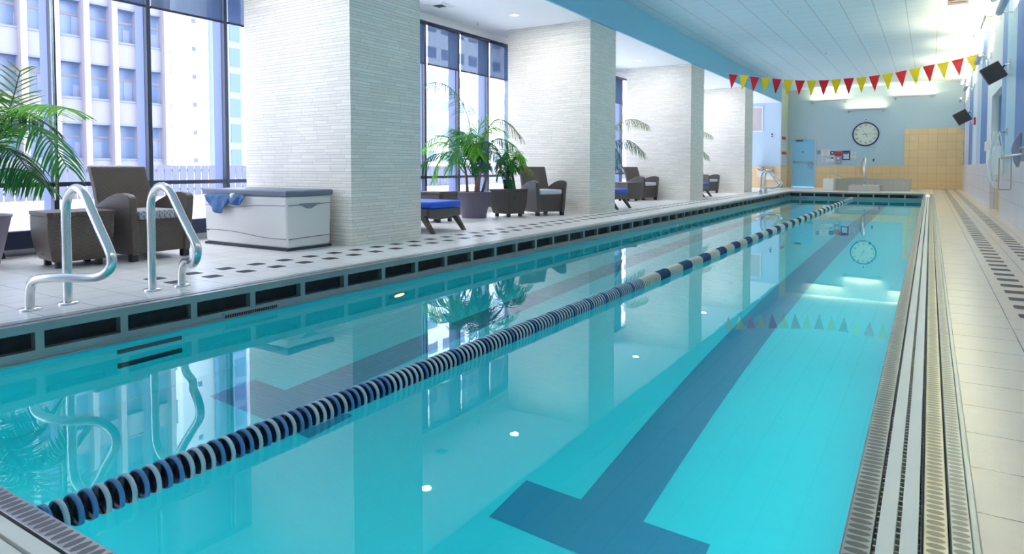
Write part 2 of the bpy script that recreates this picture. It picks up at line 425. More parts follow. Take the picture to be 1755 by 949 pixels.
# raised overflow coping on window side and far end -------------------------
def overflow(axis):
    root = empty('trim_1' if axis == 'y' else 'trim_2', (0, 0, 0)); struct(root, 'steel overflow coping with openings, ' + ('window side' if axis == 'y' else 'far end'))
    L0, L1 = (PY0-.3, PY1+.14) if axis == 'y' else (PX0-.14, PX1+.0)
    def bx(mb, a0, a1, d0, d1, z0, z1):   # d = distance outwards from the water's edge
        if axis == 'y': mb.box(PX0-d1, PX0-d0, a0, a1, z0, z1)
        else: mb.box(a0, a1, PY1+d0, PY1+d1, z0, z1)
    t = MB(); bx(t, L0, L1, 0, .15, -.012, .003); bx(t, L0, L1, 0.0, .012, -.046, -.012); bx(t, L0, L1, .055, .066, .003, .007); t.build('coping_plate', M_GUTSTEEL, root)
    t = MB(); bx(t, L0, L1, 0, .03, -.205, -.145); bx(t, L0, L1, -.012, 0, -.205, -.196); bx(t, L0, L1, -.006, 0, -.186, -.180); t.build('lower_rail', M_GUTSTEEL, root)
    t = MB(); bx(t, L0, L1, .14, .15, -.25, -.012); bx(t, L0, L1, .03, .14, -.25, -.24); t.build('trough', M_TROUGHD, root)
    t = MB(); bx(t, L0, L1, .06, .10, -.20, -.155); t.build('trough_channel', M_GUTSTEEL, root)
    a = (1.665 - .45) if axis == 'y' else -.665
    ps = []
    while (axis == 'y' and a < L1 - .1) or (axis == 'x' and a > L0 + .2):
        ps.append(a); a += .45 if axis == 'y' else -.447
    for a in ps:
        t = MB(); bx(t, a-.022, a+.022, .0, .05, -.146, -.045); t.build('coping_post', M_GUTSTEEL, root)
overflow('y'); overflow('x')

# flush gutter on wall side and near end ------------------------------------
def dimple_mat(name, c, x0, w, along, cross, pitch=.029):
    m = mat(name, c, .34, .8); k = NT(m); p = k.pos()
    a = p[1] if along == 'y' else p[0]; b = p[0] if along == 'y' else p[1]
    da = k.m_('DIVIDE', k.cyc(a, 0, pitch), pitch*.40); db = k.m_('DIVIDE', k.m_('SUBTRACT', b, cross), w)
    e = k.m_('LESS_THAN', k.m_('ADD', k.m_('MULTIPLY', da, da), k.m_('MULTIPLY', db, db)), 1.0)
    n = k.noise(9, 4)
    base = k.mix(n, tuple(x*.55 for x in c), tuple(x*1.45 for x in c))
    k.color(k.mix(e, base, tuple(x*.36 for x in c))); k.bump(k.m_('MULTIPLY', e, -1.0), .5, .003); return m
C1 = (.50, .50, .49)
def flush(axis):
    root = empty('trim_3' if axis == 'y' else 'trim_4', (0, 0, 0)); struct(root, 'flush steel gutter with white grating, ' + ('wall side' if axis == 'y' else 'near end'))
    L0, L1 = (.48, PY1+.0) if axis == 'y' else (PX0-.14, PX1)
    s = 1 if axis == 'y' else -1; E = PX1 if axis == 'y' else PY0
    def bx(mb, d0, d1, z0, z1, a0=None, a1=None, ):
        q0, q1 = sorted((E + s*d0, E + s*d1)); a0 = L0 if a0 is None else a0; a1 = L1 if a1 is None else a1
        if axis == 'x':
            mb.box(a0, a1 + (d1 if a1 == L1 else 0), q0, q1, z0, z1)
        else: mb.box(q0, q1, a0 - 0, a1, z0, z1)
    def md(nm, c, d, w): return dimple_mat(nm, c, 0, w, axis, E + s*d)
    t = MB(); bx(t, 0, .056, -.06, 0); bx(t, -.004, 0, -.012, -.004); t.build('gutter_lip', md('dimpled_steel_lip_' + axis, (.40,.40,.40), .028, .024), root, bevel=.003)
    t = MB(); bx(t, .050, .262, -.095, -.085); bx(t, .050, .053, -.09, -.03); bx(t, .149, .153, -.08, -.004); bx(t, .206, .209, -.06, -.006); t.build('gutter_channel', M_DARK, root)
    for d0 in (.0640, .1095):
        t = MB(); bx(t, d0, d0+.0355, -.022, -.001); t.build('grating_slat', M_WHITE_PL, root, bevel=.0015)
    t = MB(); a = L0
    while a < (9 if axis == 'y' else L1):
        bx(t, .0565, .15, -.034, -.0225, a, a+.006); a += .03
    t.build('grating_ties', M_WHITE_PL, root)
    t = MB(); bx(t, .155, .204, -.05, 0); t.build('anti_slip_strip', md('dimpled_steel_warm_' + axis, (.50,.46,.36), .179, .019), root, bevel=.002)
    t = MB(); bx(t, .209, .250, -.05, 0); t.build('anti_slip_strip', md('dimpled_steel_cool_' + axis, (.40,.41,.40), .229, .017), root, bevel=.002)
    t = MB(); bx(t, .250, .265, -.05, .004); t.build('edge_trim', M_GUTSTEEL, root, bevel=.002)
flush('y'); flush('x')

# ------------------------------------------------------------------ walls, ceilings
w = MB(); 
for (a, b_, z0, z1) in ((YB, 14.65, .93, 4.12), (16.87, YF, .93, 4.12), (14.65, 16.87, 2.30, 4.12)): w.box(XR, XR+.12, a, b_, z0, z1)
w.cur = 1
for (a, b_) in ((YB, 14.65), (16.87, YF)): w.box(XR, XR+.12, a, b_, 0, .93)
w.cur = 2
w.box(1.65, 1.7, 14.0, 17.2, .93, 2.35); w.box(XR+.12, 1.65, 16.87, 16.95, .93, 2.35); w.box(XR+.12, 1.65, 14.57, 14.65, .93, 2.35); w.box(XR+.12, 1.65, 14.6, 16.9, 2.30, 2.36)
w.cur = 3
w.box(1.65, 1.7, 14.0, 17.2, 0, .93); w.box(XR+.12, 1.65, 16.87, 16.95, 0, .93); w.box(XR+.12, 1.65, 14.57, 14.65, 0, .93)
struct(w.build('wall_right', [M_STRIPE, M_WAINS_R, M_RECESS, M_WAINS_F]))
w = MB()
w.box(-5.2, -5.07, YF, YF+.12, .91, 4.12); w.box(-5.07, -4.07, YF, YF+.12, 2.09, 4.12); w.box(-4.07, XR+.12, YF, YF+.12, .91, 4.12)
w.cur = 1
w.box(-5.2, -5.07, YF-.008, YF+.12, 0, .91); w.box(-4.07, -.88, YF-.008, YF+.12, 0, .91); w.box(-.88, XR, YF-.03, YF+.12, 0, 2.36)
struct(w.build('wall_far', [M_FARWALL, M_WAINS_F]))
w = MB(); w.box(XW-.4, -5.5, 29.0, 29.1, .90, 3.51); w.cur = 1; w.box(XW-.4, -5.5, 28.99, 29.1, 0, .90); struct(w.build('wall_alcove_end', [M_ALCOVE, M_WAINS_F]))
w = MB(); w.box(-5.5, -5.2, 29.0, YF+.12, .90, 4.12); w.cur = 1; w.box(-5.5, -5.195, 28.99, YF+.12, 0, .90); w.cur = 2; w.box(-5.5, -5.21, 28.985, 28.999, .90, 3.51); struct(w.build('wall_pier', [M_PIER, M_WAINS_F, M_ALCOVE]))
w = MB(); w.box(XW-.3, XR+.12, YB-.12, YB, 0, 4.12); struct(w.build('wall_near', M_FARWALL))
w = MB(); w.box(XW-.1, XW, YB, 29, 0, .09); w.box(XW-.25, XW, YB, 29, 3.36, 3.51); struct(w.build('wall_window_side', [M_WHITE]))
c = MB(); c.box(-5.2, XR+.12, YB, YF+.12, 4.12, 4.2); struct(c.build('ceiling', M_CEIL))
c = MB(); c.box(XW-.3, -5.24, YB, 29.0, 3.51, 3.6); struct(c.build('ceiling', M_CEIL_W))
c = MB(); c.box(-5.24, -5.2, YB, 29.0, 3.505, 4.12); c.box(-5.202, -5.196, 9.55, 9.556, 3.505, 4.12); struct(c.build('ceiling_beam', M_SOFFIT))

# stone columns ----------------------------------------------------------------
labs = ['white stacked-stone pillar nearest the camera, beside the plastic storage chest', 'white stacked-stone pillar, second from the camera, behind the angled brown armchair',
        'white stacked-stone pillar, third from the camera, between two planted bays', 'white stacked-stone pillar farthest from the camera, near the small far handrails']
CY = (5.10, 11.0, 17.0, 22.9)
for y0, lb in zip(CY, labs):
    c = MB(); c.box(-7.02, -5.25, y0, y0+1.15, 0, 3.51); o = c.build('stone_pillar', M_STONE); tag(o, lb, 'pillar', 'stone pillars along the windows')

# windows ----------------------------------------------------------------
bays = [(-4, 5.6), (5.6, 11.6), (11.6, 17.5), (17.5, 23.4), (23.4, 29.0)]
mull = [3.19 + .96*k for k in range(-7, 27)]
for i, (y0, y1) in enumerate(bays):
    root = empty('window_%d' % (i+1), (0, 0, 0)); struct(root)
    fr = MB(); ym = [y for y in mull if y0 <= y < y1]
    fr.box(-7.50, -7.40, y0, y1, .655, .70); fr.box(-7.50, -7.40, y0, y1, .09, .13); fr.box(-7.50, -7.40, y0, y1, 3.32, 3.37)
    fr.build('window_frame', M_FRAME, root)
    for y in ym:
        t = MB(); t.box(-7.455, -7.395, y-.024, y+.024, .09, 3.36); t.build('mullion', M_FRAME, root, bevel=.004)
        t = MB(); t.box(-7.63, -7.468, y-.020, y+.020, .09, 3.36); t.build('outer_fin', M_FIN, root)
    e = [y0] + ym + [y1]
    for a, b_ in zip(e[:-1], e[1:]):
        if b_ - a < .15: continue
        t = MB(); t.add([(-7.46,a+.02,.13),(-7.46,b_-.02,.13),(-7.46,b_-.02,3.33),(-7.46,a+.02,3.33)], [(0,1,2,3)]); t.build('window_pane', M_GLASS, root)
t = MB(); t.box(-7.39, -7.365, 3.165, 3.185, .52, 3.3); o = t.build('shade_guide_rail', M_STEEL); tag(o, 'slim grey rail fixed upright to the leftmost visible window post', 'rail')

# roller shades
sn = 0
for k, (y, lb) in enumerate([(3.19, 'slate blue roller shade over the leftmost window pane, left of the first pillar'), (4.15, 'slate blue roller shade over the pane above the near brown armchair'), (5.11, 'slate blue roller shade partly hidden by the first pillar'),
        (8.03, 'dark roller shade strip at the right edge of the first pillar'), (8.99, 'slate roller shade above the big arching palm frond, left pane'), (9.95, 'slate roller shade above the big palm, middle pane of that bay'), (10.91, 'slate roller shade just left of the second pillar'),
        (16.67, 'dark roller shade seen in the slot between second and third pillars')]):
    r = empty('roller_shade', (-7.42, y, 3.34)); tag(r, lb, 'window shade')
    t = MB(); n = 24; vs = []
    for j in range(n+1):
        yy = .03 + (.90) * j / n
        dx = .008 * math.sin(j*1.7 + k) 
        vs += [(.02 + dx*.2, yy, 0), (.02 + dx, yy, -.70)]
    t.add(vs, [(2*j, 2*j+2, 2*j+3, 2*j+1) for j in range(n)], True); t.build('shade_fabric', M_SHADE, r, recalc=False)
    t = MB(); t.box(.008, .034, .03, .93, -.72, -.695); t.build('bottom_bar', M_RAD, r)
    t = MB(); t.tube([(.04, .02, -.02), (.04, .94, -.02)], .025, 12); t.build('roller_tube', M_RAD, r)

# radiators -------------------------------------------------------------------
for i, (a, b_) in enumerate(((-3.4, 4.95), (6.4, 10.85), (12.3, 16.8), (18.3, 22.7))):
    r = empty('baseboard_radiator', (-7.3, (a+b_)/2, 0)); L = (b_-a)/2
    tag(r, ['long low dark radiator below the window left of the first pillar', 'low dark radiator below the window behind the big potted palm', 'low dark radiator below the window between second and third pillars', 'low dark radiator below the window between third and fourth pillars'][i], 'radiator', 'radiators below the windows')
    t = MB(); t.box(-.06, .04, -L, L, .075, .235); t.box(-.065, .045, -L, L, .235, .245); t.build('housing', M_RAD, r, bevel=.004)
    y = -L + .3
    while y < L:
        t = MB(); t.hexa([(-.05,y-.03,0),(.04,y-.03,0),(.04,y+.03,0),(-.05,y+.03,0)], [(-.05,y-.015,.08),(.03,y-.015,.08),(.03,y+.015,.08),(-.05,y+.015,.08)]); t.build('leg', M_RAD, r); y += .96

# ------------------------------------------------------------------ lane rope
def float_mesh(name, mc):
    t = MB(); n = 22; R0 = .056; w2 = .0075
    M = Matrix.Rotation(R(90), 4, 'X')
    t.lathe([(R0-.006, -w2), (R0, -w2), (R0+.001, 0), (R0, w2), (R0-.006, w2), (R0-.006, -w2)], n=n, M=M)
    t.cur = 1
    t.lathe([(.012, -w2-.004), (.012, w2+.004)], n=10, M=M)
    t.disc(R0-.005, (0,0,w2*.2), n, M)
    for k in range(5):
        a = 2*math.pi*k/5 + .3
        Mr = M @ Matrix.Rotation(a, 4, 'Z')
        t.box(.01, R0-.006, -.0015, .0015, -w2, w2, Mr)
    o = t.build(name, [mc, M_DISC_D], recalc=False); return o
M_DISC_D = mat('float_web_dark', srgb(36, 40, 62), .5, noise=(120, .5))
M_DISC = {'g': mat('float_grey_white', srgb(158, 178, 196), .4), 'b': mat('float_blue', srgb(58, 112, 168), .4), 'n': mat('float_navy', srgb(34, 66, 120), .4), 'w': mat('float_cream_white', srgb(232, 230, 214), .4)}
lane = empty('lane_rope', (-2.185, PY0, -.20)); tag(lane, 'floating lane rope of blue, grey and white discs down the pool middle', 'lane divider')
t = MB(); t.tube([(0, -.02, 0), (0, 23.98, 0)], .006, 8); t.build('cable', M_STEEL, lane)
proto = {}
for kk, mm in M_DISC.items():
    o = float_mesh('float_disc', mm); proto[kk] = o.data; 
    bpy.data.objects.remove(o)
y = .06; i = 0; rest = MB(); cnt = 0
pats = 'ggbgbbgbgbgbbg'
blocks = []
while y < 23.95:
    Y = y + PY0
    if Y < 5.62: kk = pats[i % len(pats)] if Y < 2.3 else ('b' if i % 7 == 3 else 'g')
    else:
        q = ((Y - 5.62) % .71); kk = 'w' if q < .40 else 'n'
    if Y > 22.0: kk = 'g'
    if cnt < 100:
        o = bpy.data.objects.new('float_disc', proto[kk]); col.objects.link(o); o.parent = lane; o.location = (0, y, 0); o.rotation_euler = (0, random.uniform(0, 1.2), 0)
    else:
        rest.cur = 'gbnw'.index(kk) * 2
        me = proto[kk]; base = len(rest.v)
        a = random.uniform(0, 1.2); ca, sa = math.cos(a), math.sin(a)
        for v in me.vertices: c0 = v.co; rest.v.append(Vector((c0.x*ca + c0.z*sa, c0.y + y, -c0.x*sa + c0.z*ca)))
        for p in me.polygons:
            rest.f.append([base + q_ for q_ in p.vertices]); rest.sm.append(True); rest.mi.append('gbnw'.index(kk) if p.material_index == 0 else 4)
    cnt += 1; i += 1; y += .0395
o = rest.build('float_discs', [M_DISC['g'], M_DISC['b'], M_DISC['n'], M_DISC['w'], M_DISC_D], lane, recalc=False); o['kind'] = 'stuff'

for yy in (3.0, 7.4, 11.8, 16.2, 20.6):  # unseen underwater fill lights, added to brighten the basin evenly
    area('added_pool_fill', (PX1-.03, yy, -.62), (0, R(72), 0), .10, 4.2, POOL_FILL_W, (.92, 1, .97))
area('added_pool_fill', (-2.1, PY0+.03, -.62), (R(72), 0, 0), 3.6, .10, POOL_FILL_W*.8, (.92, 1, .97))  # same added fill, hidden below the near edge
# underwater fittings -----------------------------------------------------------
for i, (y, lb) in enumerate(((4.55, 'lit round pool light in the submerged window-side wall, nearest the camera'), (12.46, 'lit round pool light in the submerged window-side wall, farther along'))):
    r = empty('pool_light', (PX0, y, -.69)); tag(r, lb, 'light', 'underwater lights')
    M = Matrix.Rotation(R(90), 4, 'Y')
    t = MB(); t.lathe([(.075, .002), (.105, .002), (.105, .02), (.075, .026), (.075, .002)], n=32, M=M); t.build('ring', M_GUTSTEEL, r)
    t = MB(); t.lathe([(0.0005, .03), (.04, .026), (.076, .012)], n=32, M=M); t.build('lens', mat('pool_light_lens', (1, .95, .75), .3, emit=(1, .84, .48), es=.55), r)
for i, (z, lb) in enumerate(((-.36, 'upper dark slot grille under water below the near handrails'), (-.66, 'lower dark slot grille under water below the near handrails'))):
    t = MB(); t.box(PX0, PX0+.012, 2.07, 2.47, z-.05, z+.04); o = t.build('inlet_grille', M_SKIM); tag(o, lb, 'grille')
r = empty('skimmer_vent', (PX0, 3.0, -.17)); tag(r, 'narrow steel comb grille on the coping just above the waterline', 'grille')
t = MB(); t.box(0.0, .008, -.23, .23, -.002, .014); t.build('backing', M_GUTSTEEL, r)
t = MB()
for k in range(24):
    yy = -.21 + k*.0182; t.box(.001, .009, yy, yy+.008, -.022, 0.0)
t.build('comb_teeth', M_DARK, r)

# ------------------------------------------------------------------ grab rails
def grab_rail(name, loc, sgn, label):
    r = empty(name, loc); tag(r, label, 'handrail')
    P_ = [(0,0,0),(0,0,.3),(0,0,.54),(.01,0,.64),(.07,0,.71),(.16,0,.73),(.25,0,.68),(.31,0,.60),(.42,0,.47),(.50,0,.38),(.535,0,.33),(.53,0,.27),(.46,sgn*.02,.215),(.36,sgn*.06,.20),(.24,sgn*.14,.205),(.14,sgn*.185,.20),(.05,sgn*.205,.185),(.012,sgn*.21,.13),(.005,sgn*.21,.06),(.005,sgn*.21,0)]
    t = MB(); t.tube(smooth_path(P_, 2), .027, 18); t.build('tube', M_CHROME, r)
    for (x, y) in ((0,0),(.005,sgn*.21)):
        t = MB(); t.lathe([(.0005,.016),(.03,.016),(.055,.012),(.058,.006),(.058,0)], (x,y,0), 28); t.build('floor_flange', M_CHROME, r)
    return r
grab_rail('grab_rail', (-4.53, 2.0, .0), -1, 'curved chrome handrail at the pool edge, left one of the near pair')
grab_rail('grab_rail', (-4.53, 2.53, .0), 1, 'curved chrome handrail at the pool edge, right one of the near pair')
grab_rail('grab_rail', (-4.53, 22.05, .0), -1, 'small distant chrome handrail by the pool, nearer one of the far pair')
grab_rail('grab_rail', (-4.53, 22.58, .0), 1, 'small distant chrome handrail by the pool, farther one of the far pair')

# ------------------------------------------------------------------ armchair
def make_chair(loc, rz, label, wick, cush):
    r = empty('wicker_armchair', loc, rz); tag(r, label, 'armchair', 'brown wicker armchairs')
    W = .31       # half width, front at x=0, back at x=-.68
    # seat base with tapered front
    t = MB(); t.hexa([(-.62,-W+.07,.07),(-.02,-W+.07,.07),(-.02,W-.07,.07),(-.62,W-.07,.07)], [(-.62,-W+.07,.37),(-.015,-W+.07,.37),(-.015,W-.07,.37),(-.62,W-.07,.37)]); t.build('seat_base', wick, r)
    # arms
    for s in (-1, 1):
        prof = [(-.66,.06),(-.0,.06),(.012,.30),(.02,.575),(-.02,.605),(-.10,.618),(-.20,.610),(-.32,.580),(-.45,.530),(-.55,.48),(-.66,.44)]
        t = MB(); n = len(prof)
        def yo(z, side): return s * ((W - .035 + .045 * z/.6) if side else (W - .095 + .035 * z/.6))
        vs = [(x, yo(z, 1), z) for x, z in prof] + [(x, yo(z, 0), z) for x, z in prof]
        t.add(vs, [tuple(range(n)), tuple(reversed(range(n, 2*n)))] + [(k, (k+1) % n, n+(k+1) % n, n+k) for k in range(n)])
        t.build('armrest', wick, r, bevel=.012)
    # backrest: raked, slightly bowed
    t = MB(); rows = []
    for j in range(9):
        u = j/8; z = .34 + .52*u; x = -.50 - .13*u - .04*u*u; hw = W - .03 - .012*math.sin(u*2)
        for (dx, sy) in ((0,-1),(0,1),(-.07,1),(-.07,-1)): rows.append((x+dx, hw*sy, z))
    fs = []
    for j in range(8):
        for k in range(4): k2 = (k+1) % 4; fs.append((4*j+k, 4*j+k2, 4*j+4+k2, 4*j+4+k))
    fs += [(0,3,2,1), (32,33,34,35)]
    t.add(rows, fs); t.build('backrest', wick, r, bevel=.014)
    t = MB(); t.hexa([(-.72,-W+.04,.07),(-.60,-W+.04,.07),(-.60,W-.04,.07),(-.72,W-.04,.07)], [(-.66,-W+.04,.45),(-.54,-W+.04,.45),(-.54,W-.04,.45),(-.66,W-.04,.45)]); t.build('rear_panel', wick, r)
    t = MB(); t.box(-.54, .0, -W+.085, W-.085, .372, .455); t.build('seat_cushion', cush, r, bevel=.025, seg=3)
    for x in (-.05, -.62):
        for y in (-W+.06, W-.06):
            t = MB(); t.box(x-.03, x+.03, y-.03, y+.03, 0, .072); t.build('leg', M_BLACK, r)
    return r
ch = make_chair((-6.02, 3.47, 0), R(3), 'brown woven armchair with geometric cushion behind the near handrails', M_WICKER, M_CUSH)
c2 = make_chair((-5.62, 10.22, 0), R(-30), 'dark brown armchair turned towards the camera in front of the second pillar', M_WICKER2, M_CUSH_PLAIN)
dup(c2, (-6.10, 16.44, 0), R(-18), 'dark brown armchair with pale seat beside the third pillar')
dup(c2, (-6.05, 22.15, 0), R(-19), 'most distant brown armchair, half hidden by the third pillar')

# ------------------------------------------------------------------ side tables
def make_table(loc, rz, label, wick, hs=.235):
    r = empty('wicker_side_table', loc, rz); tag(r, label, 'side table', 'brown wicker side tables')
    t = MB(); prof = [(.80,.055),(.86,.09),(.93,.17),(.985,.27),(1.0,.36),(.995,.44)]; vs = []
    for (q, z) in prof:
        h = hs*q
        for (sx, sy) in ((-1,-1),(1,-1),(1,1),(-1,1)): vs.append((sx*h, sy*h, z))
    n = len(prof); fs = [(0,3,2,1), tuple(4*(n-1)+k for k in range(4))]
    for j in range(n-1):
        for k in range(4): k2 = (k+1) % 4; fs.append((4*j+k, 4*j+k2, 4*j+4+k2, 4*j+4+k))
    t.add(vs, fs); t.build('table_body', wick, r, bevel=.012)
    t = MB(); t.box(-hs-.004, hs+.004, -hs-.004, hs+.004, .438, .476); t.build('table_top', wick, r, bevel=.008)
    for sx in (-1, 1):
        for sy in (-1, 1):
            t = MB(); t.box(sx*hs*.60-.024, sx*hs*.60+.024, sy*hs*.60-.024, sy*hs*.60+.024, 0, .06); t.build('leg', M_BLACK, r)
    t = MB(); t.box(-.02, .02, -hs*.875-.004, -hs*.875+.002, .105, .118); t.build('maker_plate', M_STEEL, r)
    return r
make_table((-6.32, 2.84, 0), R(-8), 'brown woven side table between the near armchair and the left palm', M_WICKER, .25)
ta = make_table((-6.18, 9.70, 0), R(-12), 'dark brown side table carrying a small potted plant', M_WICKER2, .235)
dup(ta, (-6.45, 15.75, 0), R(-25), 'dark brown side table beside the third-pillar armchair')
dup(ta, (-6.52, 8.15, 0), R(0), 'dark brown side table behind the nearest blue-cushioned lounger')

# ------------------------------------------------------------------ chaise
def make_chaise(loc, label):
    r = empty('chaise_lounge', loc); tag(r, label, 'lounger', 'blue cushioned loungers facing the pool')
    H = .33
    for s in (-1, 1):
        t = MB(); t.prism([(-1.9,.20),(-.12,.20),(.0,.23),(.0,.31),(-1.9,.31)], s*H-.03, s*H+.03, 'y'); t.build('side_rail', M_WICKER2, r, bevel=.008)
    for q0, q1 in ((-.04, .02), (-1.9, -1.86)):
        t = MB(); t.box(q0, q1, -H, H, .20, .31); t.build('end_rail', M_WICKER2, r, bevel=.008)
    t = MB()
    for k in range(9): t.box(-1.8+k*.2, -1.7+k*.2, -H, H, .285, .30)
    t.build('slats', M_WICKER2, r)
    for x, dx in ((-.10, .17), (-1.75, -.14)):
        for s in (-1, 1):
            t = MB(); y = s*H
            t.hexa([(x+dx-.02,y-.025,0),(x+dx+.03,y-.025,0),(x+dx+.03,y+.025,0),(x+dx-.02,y+.025,0)], [(x-.06,y-.03,.24),(x+.04,y-.03,.24),(x+.04,y+.03,.24),(x-.06,y+.03,.24)]); t.build('leg', M_WICKER2, r, bevel=.004)
    t = MB(); t.box(-1.12, .04, -H+.0, H-.0, .312, .405); t.build('seat_cushion', M_BLUE, r, bevel=.035, seg=4)
    Mb = Matrix.Translation((-1.12, 0, .33)) @ Matrix.Rotation(R(28), 4, 'Y')
    t = MB(); t.box(-.78, 0, -H, H, -.02, .0, Mb); t.build('back_frame', M_WICKER2, r)
    t = MB(); t.box(-.78, .02, -H+.01, H-.01, .0, .09, Mb); t.build('back_cushion', M_BLUE, r, bevel=.035, seg=4)
    return r
lg = make_chaise((-5.42, 6.93, 0), 'nearest blue-cushioned lounger, its foot poking out past the first pillar')
dup(lg, (-5.36, 12.70, 0), 0, 'blue-cushioned lounger whose foot shows past the second pillar')
dup(lg, (-5.44, 19.05, 0), 0, 'farthest blue-cushioned lounger, foot showing past the third pillar')

# ------------------------------------------------------------------ storage chest
M_BOX = mat('putty_grey_plastic', srgb(224, 222, 220), .45, bump=(200, .05)); M_LID = mat('slate_lid_plastic', srgb(108, 116, 134), .42); M_SEAM = mat('seam_grey', srgb(130, 134, 142), .5); M_BASE = mat('chest_base_dark', srgb(44, 52, 68), .5)
r = empty('storage_chest', (-6.155, 4.72, 0)); tag(r, 'large pale grey plastic storage chest with slate lid beside the first pillar', 'storage box')
t = MB(); t.hexa([(-.68,-.285,.02),(.685,-.285,.02),(.685,.285,.02),(-.68,.285,.02)], [(-.695,-.30,.555),(.695,-.30,.555),(.695,.30,.555),(-.695,.30,.555)]); t.build('chest_body', M_BOX, r, bevel=.03, seg=3)
t = MB(); t.box(-.69, .69, -.295, .295, 0, .025); t.build('chest_base', M_BASE, r, bevel=.004)
t = MB()
n = 16; vs = []
for (z, q) in ((.555,1.0),(.60,1.01),(.615,.985)):
    for (sx, sy) in ((-1,-1),(1,-1),(1,1),(-1,1)): vs.append((sx*.70*q, sy*.31*q, z))
t.add(vs, [(0,3,2,1),(8,9,10,11)] + [(4*j+k, 4*j+(k+1) % 4, 4*j+4+(k+1) % 4, 4*j+4+k) for j in range(2) for k in range(4)]); t.build('lid', M_LID, r, bevel=.008)
def off(z): return .285 + .015*(z-.02)/.535 + .0015
t = MB()
for base, fn in ((.12, lambda u: .04*(1-(3*u*u-2*u*u*u)) if u < 1 else 0), (.44, lambda u: -.02*math.sin(u*math.pi)**2 + .02*u)):
    pts = [(-.67 + 1.34*j/24, 0, base + (.045*(1 - (lambda q: q*q*(3-2*q))(min(1, max(0, (j/24-.25)/.6)))) if base < .2 else -.025*math.sin(min(1, j/24*1.4)*math.pi)**2 + .02*j/24)) for j in range(25)]
    t.tube([(p[0], -off(p[2]), p[2]) for p in pts], .004, 6)
    ze = pts[-1][2]; t.tube([(.70, -.28 + .56*j/8, ze + .012*j/8) for j in range(9)], .004, 6)
t.build('moulded_seams', M_SEAM, r)
t = MB(); t.tube([(.702,-.14,.475),(.704,-.05,.43),(.704,.0,.425),(.702,.12,.478)], .005, 6); t.prism([(-.13,.478),(-.04,.435),(.03,.435),(.12,.478)], .694, .702, 'x'); t.build('handle_recess', M_SEAM, r)
t = MB(); t.box(-.66, -.61, -.293, -.286, .15, .165); t.build('maker_badge', M_LID, r)
t = MB(); t.lathe([(.0005,.0),(.028,.0),(.032,.01),(.028,.03),(.0005,.034)], n=16, M=Matrix.Translation((-.13, -.315, .545)) @ Matrix.Rotation(R(90), 4, 'X')); t.build('latch', M_WHITE_PL, r)
# blue cloth hanging out of the chest
t = MB(); nx, nz = 26, 10; vs = []
for i_ in range(nx+1):
    u = i_/nx; x = -6.72 + .66*u
    L = .02 + (.19*math.sin(min(1, u/.62)*math.pi)**.7 if u < .62 else .10*math.sin((u-.62)/.38*math.pi)**.8)
    for j in range(nz+1):
        v = j/nz; vs.append((x + .02*math.sin(v*5+u*9), 4.395 - .012 - .018*math.sin(u*26 + v*2.0)*v - .012*v, .562 - L*v))
t.add(vs, [(i_*(nz+1)+j, (i_+1)*(nz+1)+j, (i_+1)*(nz+1)+j+1, i_*(nz+1)+j+1) for i_ in range(nx) for j in range(nz)], True)
o = t.build('pool_cover_cloth', mat('blue_nylon', srgb(42, 96, 152), .4, noise=(14, .5), bump=(22, .9)), recalc=False)
md = o.modifiers.new('s', 'SOLIDIFY'); md.thickness = .006
tag(o, 'crumpled blue cloth hanging out from under the storage chest lid', 'cloth')

# ------------------------------------------------------------------ plants
def frond(parent, pts, mt, nl=26, L=.42, w=.022, droop=.6, spread=1.0):
    path = smooth_path(pts, 3); N = len(path)
    t = MB(); t.tube(path, [.008*(1-.75*i/N) + .0015 for i in range(N)], 6)
    # cumulative
    d = [0]
    for a, b_ in zip(path[:-1], path[1:]): d.append(d[-1] + (b_-a).length)
    T = d[-1]
    def at(s):
        s *= T
        for i in range(N-1):
            if d[i+1] >= s: 
                q = (s-d[i])/max(1e-6, d[i+1]-d[i]); return path[i].lerp(path[i+1], q), (path[i+1]-path[i]).normalized()
        return path[-1], (path[-1]-path[-2]).normalized()
    for k in range(nl):
        s = .25 + .75*k/(nl-1); p, tg = at(s)
        side0 = tg.cross(Vector((0,0,1)))
        if side0.length < .15: side0 = Vector((.3, -1, 0))
        side0.normalize(); up = side0.cross(tg).normalized()
        ll = L * (.55 + .9*math.sin(math.pi*min(1, (s-.2)/.85))**.8) * .72 * random.uniform(.85, 1.1)
        for sd in (-1, 1):
            dirv = (tg*.75 + side0*sd*spread*random.uniform(.75, 1.05) + up*random.uniform(.05, .25)).normalized()
            wv = (tg - dirv*tg.dot(dirv)).normalized() * w * random.uniform(.7, 1.1)
            prev = p.copy(); vs = []; ns = 5; dv = dirv.copy(); 
            for j in range(ns+1):
                q = j/ns; ww = wv * (math.sin(math.pi*(.12+.88*q))**.6 if q < 1 else .03)
                vs += [prev - ww*.5, prev + up*.004, prev + ww*.5]
                dv = (dv + Vector((0,0,-1))*droop*.34).normalized(); prev = prev + dv*ll/ns
            fs = []
            for j in range(ns):
                fs += [(3*j,3*j+1,3*j+4,3*j+3), (3*j+1,3*j+2,3*j+5,3*j+4)]
            t.add(vs, fs, True)
    return t.build('frond', mt, parent, recalc=False)
def pot(parent, rt, rb, h, mt, rim=.02):
    t = MB(); t.lathe([(.0005,0),(rb-.01,0),(rb,.01),(rt,h-.02),(rt+rim*.4,h-.02),(rt+rim*.4,h),(rt-rim,h),(rt-rim-.01,h-.06)], n=40); t.build('planter', mt, parent)
    t = MB(); t.disc(rt-rim, (0,0,h-.05), 32); t.build('soil', M_SOIL, parent)
